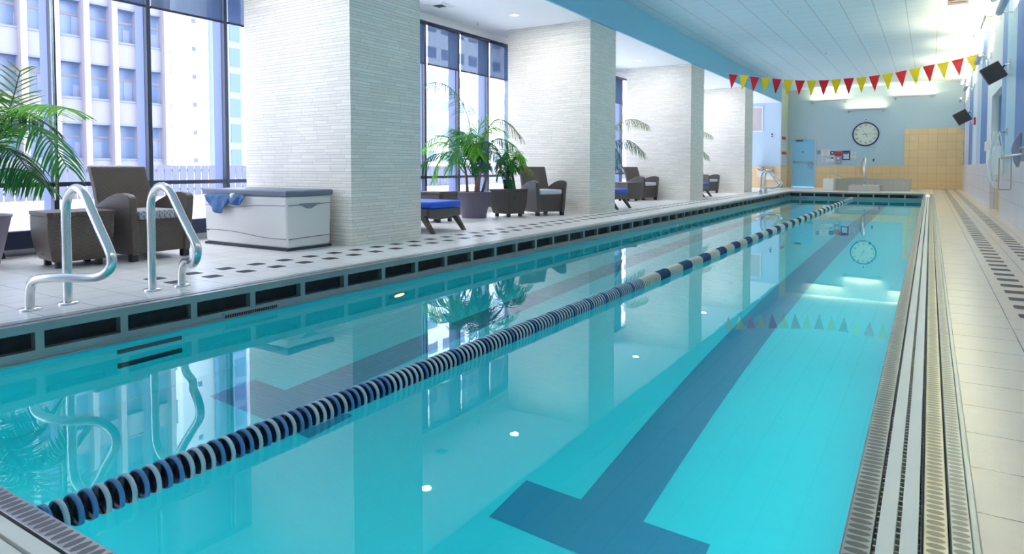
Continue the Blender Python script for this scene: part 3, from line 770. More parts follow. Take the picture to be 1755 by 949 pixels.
# big palm in bay two ----------------------------------------------------------
bx_, by_ = -6.50, 9.12
r = empty('potted_palm', (bx_, by_, 0)); tag(r, 'tall bushy palm in a plum grey planter between the first two pillars', 'potted palm', 'potted palms by the windows')
pot(r, .285, .205, .44, M_POT)
L_ = lambda x, y, z: (x-bx_, y-by_, z)
t = MB(); t.tube([(-.15,.02,.38),(-.17,.03,.6),(-.19,.02,.8),(-.2,0,.92)], [.03,.022,.018,.012], 10)
t.build('cane', M_TRUNK, r)
for (dx, dy, tx, ty) in ((.05,0,.10,.02),(.10,-.03,.2,-.05),(.0,.05,-.02,.08),(.13,.04,.28,.08)):
    t = MB(); t.tube([(dx,dy,.38),(dx+(tx-dx)*.4,dy+(ty-dy)*.4,.62),(tx,ty,.92)], [.026,.018,.01], 8); t.build('cane', M_TRUNK, r)
FR = [([(-6.46,9.1,.62),(-6.42,9.0,1.3),(-6.62,9.0,1.95),(-7.0,8.95,2.3),(-7.38,8.9,2.28)], 3, 30, .42, .9),
 ([(-6.42,9.1,.7),(-6.35,9.15,1.3),(-6.15,9.2,1.66),(-5.9,9.2,1.62),(-5.66,9.25,1.35)], 4, 24, .34, .8),
 ([(-6.68,9.1,.8),(-6.8,8.95,1.2),(-7.0,8.85,1.30),(-7.34,8.8,1.14)], 2, 26, .36, .6),
 ([(-6.68,9.1,.75),(-6.85,8.9,1.08),(-7.1,8.75,1.08),(-7.36,8.7,.80)], 0, 26, .36, .8),
 ([(-6.66,9.1,.8),(-6.75,8.85,1.15),(-6.9,8.75,1.05),(-7.02,8.7,.70)], 2, 26, .34, .9),
 ([(-6.45,9.1,.75),(-6.5,8.9,1.2),(-6.35,8.75,1.4),(-6.15,8.65,1.35)], 1, 26, .36, .7),
 ([(-6.45,9.1,.75),(-6.6,9.1,1.2),(-6.72,9.1,1.45),(-6.9,9.05,1.5)], 1, 24, .34, .6),
 ([(-6.4,9.1,.7),(-6.25,9.1,1.15),(-6.0,9.1,1.36),(-5.72,9.1,1.22)], 1, 26, .38, .8),
 ([(-6.4,9.1,.7),(-6.3,8.9,1.1),(-6.2,8.75,1.1),(-6.05,8.65,.80)], 0, 24, .34, .8),
 ([(-6.5,9.1,.7),(-6.5,8.9,1.25),(-6.48,8.7,1.3),(-6.48,8.6,.95)], 1, 26, .36, .8),
 ([(-6.5,9.1,.7),(-6.45,9.2,1.3),(-6.3,9.35,1.55),(-6.1,9.5,1.45)], 2, 24, .34, .6),
 ([(-6.5,9.1,.7),(-6.65,9.2,1.25),(-6.85,9.3,1.5),(-7.05,9.35,1.4)], 0, 24, .34, .6),
 ([(-6.45,9.1,.7),(-6.3,9.0,1.2),(-6.1,8.9,1.3),(-5.85,8.85,1.05)], 3, 24, .34, .8),
 ([(-6.5,9.1,.8),(-6.6,8.95,1.3),(-6.7,8.85,1.42),(-6.85,8.75,1.2)], 1, 24, .34, .7),
 ([(-6.5,9.1,.8),(-6.4,8.95,1.25),(-6.25,8.8,1.3),(-6.1,8.7,1.05)], 2, 24, .34, .7),
 ([(-6.5,9.1,.7),(-6.55,8.85,1.0),(-6.6,8.7,1.05),(-6.65,8.6,.8)], 1, 22, .32, .8),
 ([(-6.5,9.1,.7),(-6.3,8.9,1.05),(-6.15,8.8,1.1),(-5.98,8.75,.85)], 3, 22, .32, .8),
 ([(-6.66,9.1,.8),(-6.85,9.0,1.3),(-7.05,8.95,1.42),(-7.28,8.9,1.3)], 1, 24, .34, .6),
 ([(-6.5,9.1,.9),(-6.4,9.05,1.3),(-6.33,9.05,1.55),(-6.2,9.1,1.68)], 2, 18, .3, .3),
 ([(-6.66,9.1,.9),(-6.68,9.05,1.25),(-6.75,9.0,1.5)], 3, 16, .26, .3)]
for pts, mi, nl, L, dr in FR: frond(r, [L_(*p) for p in pts], M_LEAF[mi], int(nl*1.25), L, .017, dr)
# left edge palm ---------------------------------------------------------------
bx_, by_ = -6.92, 2.30
r = empty('potted_palm', (bx_, by_, 0)); tag(r, 'palm whose bright fronds reach in at the left edge of the photo', 'potted palm', 'potted palms by the windows')
pot(r, .30, .21, .44, M_POT)
t = MB(); t.tube([(0,0,.38),(.03,0,.6),(.05,.02,.85)], [.03,.024,.014], 10); t.build('cane', M_TRUNK, r)
FR = [([(-6.9,2.35,.7),(-6.6,2.4,1.08),(-6.3,2.45,1.30),(-5.98,2.5,1.36),(-5.66,2.52,1.30)], 2, 26, .36, .5),
 ([(-6.9,2.35,.7),(-6.5,2.4,1.15),(-6.2,2.45,1.22),(-5.9,2.5,1.10),(-5.68,2.52,.86)], 1, 28, .36, .7),
 ([(-6.9,2.35,.7),(-6.5,2.3,1.0),(-6.2,2.35,1.02),(-5.95,2.4,.78)], 0, 28, .40, .9),
 ([(-6.9,2.35,.65),(-6.6,2.4,.84),(-6.3,2.45,.84),(-5.98,2.5,.70)], 1, 24, .30, .8),
 ([(-6.9,2.35,.7),(-6.55,2.4,1.1),(-6.32,2.42,1.38),(-6.22,2.44,1.62)], 4, 16, .26, .2),
 ([(-6.9,2.35,.7),(-6.7,2.3,1.3),(-6.5,2.3,1.5),(-6.25,2.3,1.38)], 1, 26, .36, .7),
 ([(-6.9,2.35,.7),(-6.7,2.45,1.2),(-6.55,2.55,1.35),(-6.35,2.65,1.22)], 0, 24, .36, .7),
 ([(-6.9,2.35,.7),(-6.75,2.2,1.1),(-6.5,2.1,1.15),(-6.3,2.05,.9)], 0, 24, .36, .8),
 ([(-6.9,2.35,.7),(-7.05,2.2,1.2),(-7.15,2.1,1.4),(-7.25,2.0,1.3)], 1, 24, .36, .8)]
for pts, mi, nl, L, dr in FR: frond(r, [L_(*p) for p in pts], M_LEAF[mi], int(nl*1.2), L, .019, dr)
# palm in bay three (mostly hidden) ---------------------------------------------
bx_, by_ = -6.80, 14.30
r = empty('potted_palm', (bx_, by_, 0)); tag(r, 'palm behind the second pillar with two dark fronds arching out to the right', 'potted palm', 'potted palms by the windows')
pot(r, .285, .205, .44, M_POT)
t = MB(); t.tube([(0,0,.38),(.03,0,.8),(.08,.0,1.25)], [.035,.028,.016], 10); t.build('cane', M_TRUNK, r)
FR = [([(-6.75,14.3,1.0),(-6.45,14.3,1.55),(-6.15,14.3,1.85),(-5.75,14.3,1.98),(-5.40,14.3,1.80)], 4, 30, .40, 1.1),
 ([(-6.75,14.3,1.0),(-6.4,14.3,1.35),(-6.1,14.3,1.50),(-5.78,14.3,1.46),(-5.50,14.3,1.20)], 0, 30, .42, 1.1),
 ([(-6.75,14.3,.95),(-6.4,14.2,1.4),(-6.15,14.15,1.35),(-5.98,14.1,.95)], 3, 26, .36, 1.0),
 ([(-6.75,14.3,.9),(-6.5,14.3,1.0),(-6.2,14.3,.92),(-6.02,14.3,.78)], 0, 18, .26, .8),
 ([(-6.75,14.3,1.0),(-6.9,14.5,1.6),(-7.0,14.7,1.75),(-7.1,14.9,1.5)], 0, 24, .36, .8),
 ([(-6.75,14.3,1.0),(-6.8,13.9,1.6),(-6.8,13.6,1.7),(-6.8,13.3,1.4)], 1, 24, .36, .8)]
for pts, mi, nl, L, dr in FR: frond(r, [L_(*p) for p in pts], M_LEAF[mi], int(nl*1.2), L, .019, dr)
dup(r, (-6.93, 19.9, -.0), 0, 'palm mostly hidden behind the third pillar, leaf tips at its right edge')
# table plant ------------------------------------------------------------------
bx_, by_ = -6.20, 9.72
r = empty('table_plant', (bx_, by_, .476)); tag(r, 'small leafy plant with a red bloom in a dark pot on the side table', 'plant')
t = MB(); t.lathe([(.0005,0),(.075,0),(.10,.16),(.095,.16),(.085,.13)], n=24); t.build('planter', M_BLACK, r)
t = MB(); t.disc(.088, (0,0,.14), 20); t.build('soil', M_SOIL, r)
for k, (dx, dy, h, dr) in enumerate([(.20,.0,.62,1.0),(.16,-.1,.5,1.2),(.28,.05,.45,1.2),(-.05,-.12,.55,.9),(-.15,.03,.6,.8),(.1,.14,.7,.8),(.24,-.06,.66,1.1),(.02,-.08,.72,.8),(.14,.0,.35,1.3),(-.1,-.06,.35,1.1)]):
    pts = [(0,0,.12),(dx*.4,dy*.4,h*.7),(dx,dy,h),(dx*1.5,dy*1.5,h*.72)]
    if k == 8: pts = [(0,0,.14),(.08,-.1,.38),(.16,-.17,.2),(.20,-.2,-.1)]
    frond(r, pts, M_LEAF[(0,1,4,0,3,1,2,1,0,0)[k]], 18, .24, .022, dr)
t = MB()
for (dx, dz) in ((0,0),(.02,.03),(-.015,-.03),(.01,.05)): t.lathe([(.0005,-.02),(.014,-.012),(.018,0),(.012,.012),(.0005,.02)], (-.17+dx,-.1,.33+dz), 10)
t.tube([(0,0,.14),(-.1,-.06,.28),(-.16,-.1,.33)], .004, 6)
t.build('red_bloom', M_RED, r)

# ------------------------------------------------------------------ ceiling fittings alcove
for i, (x, y, lb) in enumerate(((-6.13, 4.0, 'recessed downlight in the white ceiling left of the first pillar'), (-6.25, 7.53, 'recessed downlight in the white ceiling just past the first pillar'), (-6.2, 9.93, 'recessed downlight in the white ceiling before the second pillar'), (-6.2, 15.73, 'recessed downlight in the white ceiling before the third pillar'), (-6.22, 21.75, 'recessed downlight in the white ceiling before the fourth pillar'))):
    r = empty('downlight', (x, y, 3.51)); tag(r, lb, 'ceiling light', 'recessed downlights')
    t = MB(); t.lathe([(.075,-.001),(.10,-.001),(.10,-.006),(.078,-.008),(.075,-.001)], n=28); t.build('trim_ring', M_WHITE, r)
    t = MB(); t.disc(.076, (0,0,-.003), 28, flip=True); t.build('lens', mat('downlight_lens_%d' % i, (1,1,1), .5, emit=(1, .96, .88), es=6), r)
    l = area('downlight_lamp', (x, y, 3.49), (0,0,0), .14, .14, 8, (1, .95, .88)); l.data.shape = 'DISK'
r = empty('air_diffuser', (-6.9, 8.72, 3.51)); tag(r, 'square white air diffuser in the alcove ceiling', 'air vent')
t = MB()
for q in (.20, .15, .10):
    t.box(-q-.012, q+.012, -q-.012, -q, -.008-.03*(.2-q), .0); t.box(-q-.012, q+.012, q, q+.012, -.008-.03*(.2-q), 0); t.box(-q-.012, -q, -q, q, -.008-.03*(.2-q), 0); t.box(q, q+.012, -q, q, -.008-.03*(.2-q), 0)
t.build('louvres', M_WHITE, r)
t = MB(); t.box(-.09, .09, -.09, .09, -.004, .0); t.build('throat', M_DARK, r)
for (x, y, z, lb) in ((-7.1, 10.1, 3.51, 'tiny sprinkler head in the alcove ceiling before the second pillar'), (-7.1, 16.0, 3.51, 'tiny sprinkler head in the alcove ceiling before the third pillar'), (-2.6, 15.0, 4.12, 'tiny sprinkler head on the gridded ceiling, nearer one'), (-2.6, 21.0, 4.12, 'tiny sprinkler head on the gridded ceiling, farther one')):
    r = empty('sprinkler_head', (x, y, z)); tag(r, lb, 'sprinkler')
    t = MB(); t.lathe([(.025,0),(.025,-.006),(.008,-.008),(.008,-.03),(.0005,-.032)], n=16); t.build('stem', M_CHROME, r)
    t = MB(); t.lathe([(.0005,-.04),(.02,-.041),(.02,-.044),(.0005,-.045)], n=16); t.build('deflector', M_CHROME, r)

# ------------------------------------------------------------------ uplights
M_TROUGH = mat('uplight_housing', srgb(196, 204, 212), .35, .3); M_TUBE = mat('lit_tube', (1, .9, .7), .5, emit=(1, .86, .50), es=5)
def uplight(name, c, length, axis, power, label, group, mount):
    # c: centre; mount: direction vector to wall (unit) and distance
    r = empty(name, c); tag(r, label, 'wall light', group)
    h = length/2
    prof = [(-.055,.03),(-.05,-.01),(-.03,-.035),(.03,-.035),(.05,-.01),(.055,.03),(.048,.03),(.043,-.004),(.027,-.025),(-.027,-.025),(-.043,-.004),(-.048,.03)]
    t = MB(); t.prism(prof, -h, h, 'x' if axis == 'x' else 'y'); t.build('trough', M_TROUGH, r)
    t = MB(); t.tube([(-h+.04,0,.008),(h-.04,0,.008)] if axis == 'x' else [(0,-h+.04,.008),(0,h-.04,.008)], .013, 10); t.build('lamp_tube', M_TUBE, r)
    (mx, my), d = mount
    for q in (-h*.86, h*.86):
        bx2, by2 = (q, 0) if axis == 'x' else (0, q)
        t = MB(); t.tube([(bx2, by2, -.02), (bx2+mx*d, by2+my*d, -.02)], .008, 8)
        px, py = bx2+mx*d, by2+my*d
        t.box(px-.02, px+.02, py-.02, py+.02, -.09, .05); t.build('bracket', M_STEEL, r)
    a = area('uplight_lamp', (c[0], c[1], c[2]+.035), (R(180), 0, 0), length*.94 if axis == 'x' else .08, .08 if axis == 'x' else length*.94, power, WARM)
    return r
UP = 21
for i, (x, z, lb) in enumerate(((-3.62, 3.60, 'left one of the two upper wall uplights above the far door'), (-2.26, 3.18, 'lower middle uplight right above the pace clock'), (-.60, 3.62, 'right upper uplight on the far wall'))):
    uplight('wall_uplight', (x, YF-.17, z), 1.43, 'x', 4, lb, 'far wall uplights', ((0, 1), .15))
ups = [(12.0, 3.22), (13.15, 3.66), (15.85, 3.66), (18.7, 3.95), (17.9, 3.22), (21.0, 3.66), (24.0, 3.22), (26.3, 3.66), (28.3, 3.22), (-1.0, 3.5), (2.4, 3.5), (5.8, 3.5), (9.2, 3.5)]
uln = ['lower uplight nearest the camera on the striped wall', 'upper uplight nearest the camera on the striped wall', 'upper uplight above the doorway recess', 'highest uplight on the striped wall', 'lower uplight just past the doorway recess', 'upper uplight above the flag line end', 'lower uplight beyond the doorway, middle of the row', 'upper uplight near the far corner of the striped wall', 'lower uplight closest to the far corner of the striped wall'] + ['']*4
uln[9:] = ['uplight on the striped wall beside the camera, %s from the far end' % q for q in ('fourth', 'third', 'second', 'first')]
for (y, z), lb in zip(ups, uln):
    uplight('wall_uplight', (.85, y, z), 1.43, 'y', UP, lb, 'striped wall uplights', ((1, 0), .185))

# ------------------------------------------------------------------ pennants
pn = empty('pennant_line', (0, 20.2, 0)); tag(pn, 'string of alternating red and yellow triangular pennants across the pool', 'pennant line')
PTS = ((-5.31, 3.659),(-4.11, 3.43),(-3.15, 3.288),(-2.47, 3.249),(-1.49, 3.275),(-.88, 3.326),(-.28, 3.431),(.29, 3.515),(.72, 3.602),(1.05, 3.68))
def lz(x):
    if x <= PTS[0][0]: a, b_ = PTS[0], PTS[1]
    elif x >= PTS[-1][0]: a, b_ = PTS[-2], PTS[-1]
    else:
        for a, b_ in zip(PTS[:-1], PTS[1:]):
            if a[0] <= x <= b_[0]: break
    return a[1] + (b_[1]-a[1])*(x-a[0])/(b_[0]-a[0])
t = MB(); t.tube([(-5.2 + 6.25*k/40, 0, lz(-5.2 + 6.25*k/40)) for k in range(41)], .004, 6); t.build('cord', M_WHITE, pn)
M_FY = mat('yellow_flag', srgb(244, 212, 0), .5); M_FR = mat('red_flag', srgb(214, 12, 36), .5)
for a_ in (M_FY, M_FR):
    pass
x = -5.12
for k in range(20):
    w_ = .265; h_ = .43; x0 = x; x1 = x0 + w_
    tw = random.uniform(-.05, .05)
    za, zb = lz(x0), lz(x1); t = MB()
    tip = ((x0+x1)/2 + (zb-za)*.9, tw, (za+zb)/2 - h_)
    t.add([(x0,0,za),(x1,0,zb),tip,(x0,.003,za),(x1,.003,zb),(tip[0],tip[1]+.003,tip[2])], [(0,2,1),(3,4,5),(0,1,4,3),(1,2,5,4),(2,0,3,5)])
    t.build('pennant', M_FY if k % 2 else M_FR, pn); x += .3065 if k else .3065

# ------------------------------------------------------------------ clock
def text_obj(name, s, size, mt, parent, loc, rot, ext=.001, align='CENTER'):
    cu = bpy.data.curves.new('txt', 'FONT'); cu.body = s; cu.size = size; cu.extrude = ext; cu.align_x = align; cu.align_y = 'CENTER'
    ob = bpy.data.objects.new('txt', cu); col.objects.link(ob)
    dg = bpy.context.evaluated_depsgraph_get(); me = bpy.data.meshes.new_from_object(ob.evaluated_get(dg)); bpy.data.objects.remove(ob); bpy.data.curves.remove(cu)
    me.materials.clear(); me.materials.append(mt)
    o = bpy.data.objects.new(name, me); col.objects.link(o); o.parent = parent; o.location = loc; o.rotation_euler = rot; return o
ck = empty('pace_clock', (-2.24, YF, 2.19)); tag(ck, 'big round pace clock with navy rim on the far wall', 'clock')
Mc = Matrix.Rotation(R(90), 4, 'X')
t = MB(); t.lathe([(.435,.03),(.44,.055),(.475,.05),(.485,.03),(.485,.0),(.43,.0)], n=64, M=Mc); t.build('clock_rim', M_NAVY, ck)
t = MB(); t.disc(.44, (0,0,.03), 64, Mc); t.build('clock_face', mat('clock_face_cream', srgb(224, 230, 222), .5), ck)
for k in range(12):
    a = R(90 - 30*k); s = '60' if k == 0 else str(5*k)
    text_obj('numeral', s, .095, M_BLACK, ck, (.35*math.cos(a), -.032, .35*math.sin(a)), (R(90), 0, 0))
t = MB()
for k in range(60):
    a = R(6*k); q = .40 if k % 5 else .39
    M2 = Matrix.Rotation(a, 4, 'Y'); t.box(-.002, .002, -.033, -.031, q, .425, M2)
t.build('minute_ticks', M_BLACK, ck)
for ang, ln in ((-31, .26), (86, .27)):
    M2 = Matrix.Rotation(R(ang), 4, 'Y')
    t = MB(); t.add([(-.006,-.04,0),(.006,-.04,0),(.002,-.04,ln),(-.002,-.04,ln)], [(0,1,2,3)], M=M2); t.add([(-.006,-.041,0),(.006,-.041,0),(.011,-.041,-.13),(-.011,-.041,-.13)], [(0,1,2,3)], M=M2); t.build('clock_hand', M_BLACK, ck)
r = empty('clock_outlet', (-2.23, YF, 2.79)); tag(r, 'small round white fitting with dark centre just above the clock', 'wall fitting')
t = MB(); t.lathe([(.0005,.012),(.05,.012),(.055,0)], n=24, M=Mc); t.build('cover', M_WHITE, r)
t = MB(); t.lathe([(.0005,.03),(.022,.03),(.026,.012)], n=16, M=Mc); t.build('socket', M_BLACK, r)

# ------------------------------------------------------------------ far door
dr = empty('door_1', (-4.57, YF, 0)); struct(dr)
t = MB(); M_DF = mat('door_frame_grey', srgb(196, 204, 206), .4)
t.box(-.50, -.44, -.03, .12, 0, 2.09); t.box(.44, .50, -.03, .12, 0, 2.09); t.box(-.44, .44, -.03, .12, 2.03, 2.09); t.build('door_frame', M_DF, dr)
M_DOOR = mat('sky_blue_door', srgb(140, 205, 245), .25)
t = MB(); t.box(-.44, .44, .02, .07, .0, 2.03); t.build('door_leaf', M_DOOR, dr)
t = MB(); t.tube([(-.40,-.04,1.07),(.40,-.04,1.07)], .018, 10); t.box(-.41,-.38,-.04,.02,1.04,1.10); t.box(.38,.42,-.05,.02,1.02,1.12); t.build('push_bar', M_STEEL, dr)
for xx in (.20, .32):
    t = MB(); t.tube([(xx,-.01,1.05),(xx,-.05,1.0),(xx,-.05,.82),(xx,-.01,.78)], .012, 8); t.build('pull_handle', M_STEEL, dr)
t = MB(); t.box(-.30, -.03, -.01, .02, 1.95, 2.0); t.build('door_closer', M_BLACK, dr)
t = MB(); t.box(-.05, .0, .012, .021, 1.47, 1.53); t.build('small_plate', M_NAVY, dr)

# ------------------------------------------------------------------ notices on far wall
def sign(name, x0, x1, z0, z1, label, cat, face, frame=None, lines=None, lc=None, y=YF, thick=.012, band=None):
    cx, cz = (x0+x1)/2, (z0+z1)/2; r = empty(name, (cx, y, cz)); tag(r, label, cat); a, b = (x1-x0)/2, (z1-z0)/2
    t = MB(); t.box(-a, a, -thick, 0, -b, b); t.build('board' if not frame else 'frame', frame or face, r)
    if frame:
        t = MB(); q = .045; t.box(-a+q, a-q, -thick-.003, -thick, -b+q, b-q); t.build('sheet', face, r); a -= q; b -= q
    if band:
        t = MB(); z_0, z_1, mm = band; t.box(-a*.92, a*.92, -thick-.005, -thick-.003, -b+2*b*z_0, -b+2*b*z_1); t.build('colour_band', mm, r)
    if lines:
        t = MB()
        for k in range(lines):
            zz = b*.75 - 1.5*b*k/max(1, lines-1); l = a*random.uniform(.5, .85); t.box(-l, l, -thick-.006, -thick-.004, zz-.008, zz+.006)
        t.build('text_lines', lc, r)
    return r
M_PAPER = mat('white_notice', srgb(226, 232, 240), .5); M_INK = mat('grey_ink', srgb(120, 130, 150), .6); M_INKR = mat('salmon_ink', srgb(214, 130, 120), .6); M_GREYB = mat('grey_plaque', srgb(130, 156, 182), .5)
sign('round_plaque', -4.03, -3.90, 1.39, 1.56, 'small grey-blue plaque just right of the far door', 'sign', M_GREYB, lines=3, lc=M_INK)
sign('notice_board', -3.87, -3.55, 1.32, 1.58, 'large cream notice with reddish printing, leftmost of the upper row', 'sign', M_PAPER, lines=5, lc=M_INKR)
sign('notice_board', -3.53, -3.37, 1.37, 1.52, 'tiny navy-framed white notice left of the red sign', 'sign', M_PAPER, frame=M_NAVY)
sign('warning_sign', -3.36, -3.10, 1.30, 1.52, 'solid red rectangular sign on the far wall', 'sign', M_RED, lines=3, lc=M_INKR)
sign('framed_notice', -3.08, -2.79, 1.15, 1.53, 'tall navy-framed poster with blue top right of the red sign', 'sign', M_PAPER, frame=M_NAVY, lines=4, lc=M_INK, band=(.72, 1.0, M_NAVY))
sign('paper_notice', -2.77, -2.57, 1.18, 1.47, 'plain white paper, rightmost of the wall notices', 'sign', M_PAPER, lines=5, lc=M_INK)
sign('paper_notice', -3.84, -3.66, 1.05, 1.25, 'square white notice in the lower row below the cream notice', 'sign', M_PAPER, lines=4, lc=M_INK)
sign('paper_notice', -3.655, -3.52, 1.08, 1.19, 'small blank white card between two lower notices', 'sign', M_PAPER)
sign('warning_sign', -3.51, -3.40, 1.08, 1.26, 'small white sign with red top in the lower row', 'sign', M_PAPER, band=(.7, 1.0, M_RED), lines=1, lc=M_BLACK)
r = empty('paper_dispenser', (-3.22, YF, 1.15)); tag(r, 'grey paper towel dispenser below the red sign', 'dispenser')
t = MB(); t.box(-.10, .10, -.10, 0, -.13, .12); t.build('dispenser_body', M_GREYB, r, bevel=.015)
t = MB(); t.add([(-.06,-.105,.10),(.06,-.105,.10),(0,-.105,.0)], [(0,2,1)]); t.box(-.08,.08,-.108,-.101,-.11,-.09); t.build('dispenser_front', M_PAPER, r)
r = empty('light_switch', (-1.94, YF, 1.14)); tag(r, 'small dark switch plate on the far wall right of the spa pole', 'switch')
t = MB(); t.box(-.032,.032,-.008,0,-.055,.055); t.build('plate', mat('bronze_plate', srgb(96,100,98), .4, .5), r); t = MB(); t.box(-.01,.01,-.018,-.008,-.02,.02); t.build('toggle', M_BLACK, r)
# signs on the pier (facing the pool)
for i, (y0, y1, z0, z1, lb) in enumerate(((29.1, 29.95, 1.58, 2.12, 'upper red-headed pool rules sign on the cream pier'), (29.05, 30.1, .96, 1.50, 'lower red-headed pool rules sign on the cream pier'))):
    r = empty('rules_sign', (-5.2, (y0+y1)/2, (z0+z1)/2)); tag(r, lb, 'sign'); a = (y1-y0)/2; b = (z1-z0)/2
    t = MB(); t.box(0, .012, -a, a, -b, b); t.build('board', M_PAPER, r); t = MB(); t.box(.012, .016, -a, a, b*.55, b); t.build('colour_band', M_RED, r)
    t = MB()
    for k in range(5): t.box(.012, .015, -a*.8, a*.8, b*.35 - k*b*.27 - .01, b*.35 - k*b*.27 + .006)
    t.build('text_lines', M_INK, r)
# alcove end: picture, hooks, partition, fountains
r = empty('framed_picture', (-6.35, 28.99, 2.85)); tag(r, 'white-framed blank pinkish panel high on the blue alcove end wall', 'picture')
t = MB(); t.box(-.5, .44, -.03, 0, -.53, .53); t.build('frame', M_WHITE, r); t = MB(); t.box(-.45, .39, -.034, -.03, -.47, .47); t.build('panel', mat('pale_pink_panel', srgb(206, 196, 196), .6, noise=(3, .1)), r)
r = empty('coat_hook', (-5.55, 28.99, 2.15)); tag(r, 'small dark double hook on the blue alcove end wall', 'hook')
t = MB(); t.box(-.03,.03,-.02,0,.03,.09); t.box(-.03,.03,-.02,0,-.06,-.02); t.tube([(0,-.02,.06),(.03,-.05,.05),(.03,-.05,.09)], .008, 6); t.build('hook', M_BLACK, r)
t = MB(); t.prism([(-6.6,.02),(-6.25,.02),(-6.25,2.2),(-6.6,2.28)], 27.6, 27.64, 'y'); o = t.build('shower_partition', mat('blue_partition', srgb(120,178,206), .35)); tag(o, 'tall blue partition panel just right of the farthest pillar', 'partition')
for i, (x, z, lb) in enumerate(((-5.95, .86, 'left higher steel drinking fountain on the alcove end wall'), (-5.6, .76, 'right lower steel drinking fountain on the alcove end wall'))):
    r = empty('drinking_fountain', (x, 28.985, z)); tag(r, lb, 'drinking fountain')
    t = MB(); t.lathe([(.0005,-.10),(.10,-.09),(.15,-.03),(.165,0),(.15,0),(.12,-.03),(.0005,-.05)], (0,-.19,0), 24); t.box(-.10,.10,-.14,0,-.12,-.01); t.build('bowl', M_STEEL, r)
    t = MB(); t.tube([(.06,-.12,-.02),(.06,-.12,.04),(.03,-.15,.055)], .01, 8); t.build('spout', M_CHROME, r)
    t = MB(); t.box(-.15,.15,-.10,0,-.42,-.14); t.build('lower_case', M_WHITE_PL, r, bevel=.01)

# ------------------------------------------------------------------ spa
r = empty('raised_spa', (-1.8, 28.6, 0)); tag(r, 'low grey raised spa wall with a tan rim before the far wall', 'spa')
M_SPA = wall_tile_mat('spa_tile_grey', srgb(192, 192, 188), srgb(150,148,142), .6, .6, rough=.4)
t = MB(); t.box(-1.20,1.20,-1.3,-1.12,0,.40); t.box(-1.20,-1.02,-1.12,1.0,0,.40); t.box(1.02,1.20,-1.12,1.0,0,.40); t.box(-1.02,1.02,.85,1.0,0,.40); t.build('spa_wall', M_SPA, r)
t = MB(); t.box(-1.22,1.22,-1.33,-1.10,.40,.435); t.box(-1.22,-1.0,-1.10,1.0,.40,.435); t.box(1.0,1.22,-1.10,1.0,.40,.435); t.box(-1.0,1.0,.83,1.0,.40,.435); t.build('rim', mat('tan_rim', srgb(206,188,152), .4), r)
t = MB(); t.add([(-1.02,-1.12,.3),(1.02,-1.12,.3),(1.02,.85,.3),(-1.02,.85,.3)], [(0,1,2,3)]); t.build('spa_water', mat('spa_water', (.1,.5,.6), .05), r)
t = MB(); t.box(-1.95, -1.95+.95+.35, 26.45, 27.28, 0, .21); 
o = MB().box(-2.45, -1.50, 26.45, 27.28, 0, .21).build('spa_step', M_SPA, bevel=.008); tag(o, 'grey tiled step block in front of the spa', 'step')
r = empty('white_cabinet', (-3.13, 26.9, 0)); tag(r, 'white box with a curved handle left of the spa wall', 'cabinet')
t = MB(); t.box(-.16,.16,-.35,.35,0,.42); t.build('cabinet_body', M_WHITE, r, bevel=.01)
t = MB(); t.tube(smooth_path([(0,-.1,.41),(0,-.1,.52),(.06,-.1,.56),(.34,-.1,.56),(.40,-.1,.52),(.40,-.1,.43)], 2), .015, 8); t.build('handle', M_STEEL, r)
r = empty('spa_pole', (-1.98, 26.9, .21)); tag(r, 'upright steel pole with a hanging hose on the spa step', 'pole')
t = MB(); t.tube([(0,0,0),(0,0,.95)], .045, 16); t.lathe([(.07,0),(.07,.015),(.045,.02)], n=20); t.lathe([(.045,.95),(.03,.99),(.0005,1.0)], n=16); t.build('pole', M_CHROME, r)
t = MB(); t.tube(smooth_path([(-.02,-.02,.98),(-.09,-.04,.82),(-.12,-.05,.55),(-.10,-.05,.40),(-.05,-.05,.36)], 2), .013, 8); t.build('hose', mat('tan_hose', srgb(150,140,90), .5), r)

# shower fittings at the far right corner
for i, (y, z, lb) in enumerate(((29.7, 2.28, 'shower head in the far beige tiled corner'), (29.3, 1.72, 'upper brass valve in the far tiled corner'), (29.3, 1.35, 'lower valve in the far tiled corner'), (29.9, .98, 'small tap low in the far tiled corner'))):
    r = empty('wall_shower' if i == 0 else 'shower_valve', (XR, y, z)); tag(r, lb, 'shower fitting')
    M = Matrix.Rotation(R(-90), 4, 'Y')
    t = MB(); t.lathe([(.0005,.01),(.045,.008),(.05,0)], n=20, M=M); t.build('wall_plate', M_CHROME, r)
    t = MB(); t.tube([(0,0,0),(-.12,0,.02 if i == 0 else 0)], .012, 8)
    if i == 0: t.lathe([(.012,.0),(.04,-.05),(.0005,-.05)], (-.13,0,.0), 16)
    else: t.box(-.14,-.10,-.01,.01,-.03,.03)
    t.build('fitting', M_CHROME, r)
sign('tile_plate', -.64, -.53, 1.94, 2.03, 'small cream plate on the tall beige tiled wall', 'wall fitting', mat('cream_plate', srgb(232,222,196), .4), y=YF-.03)

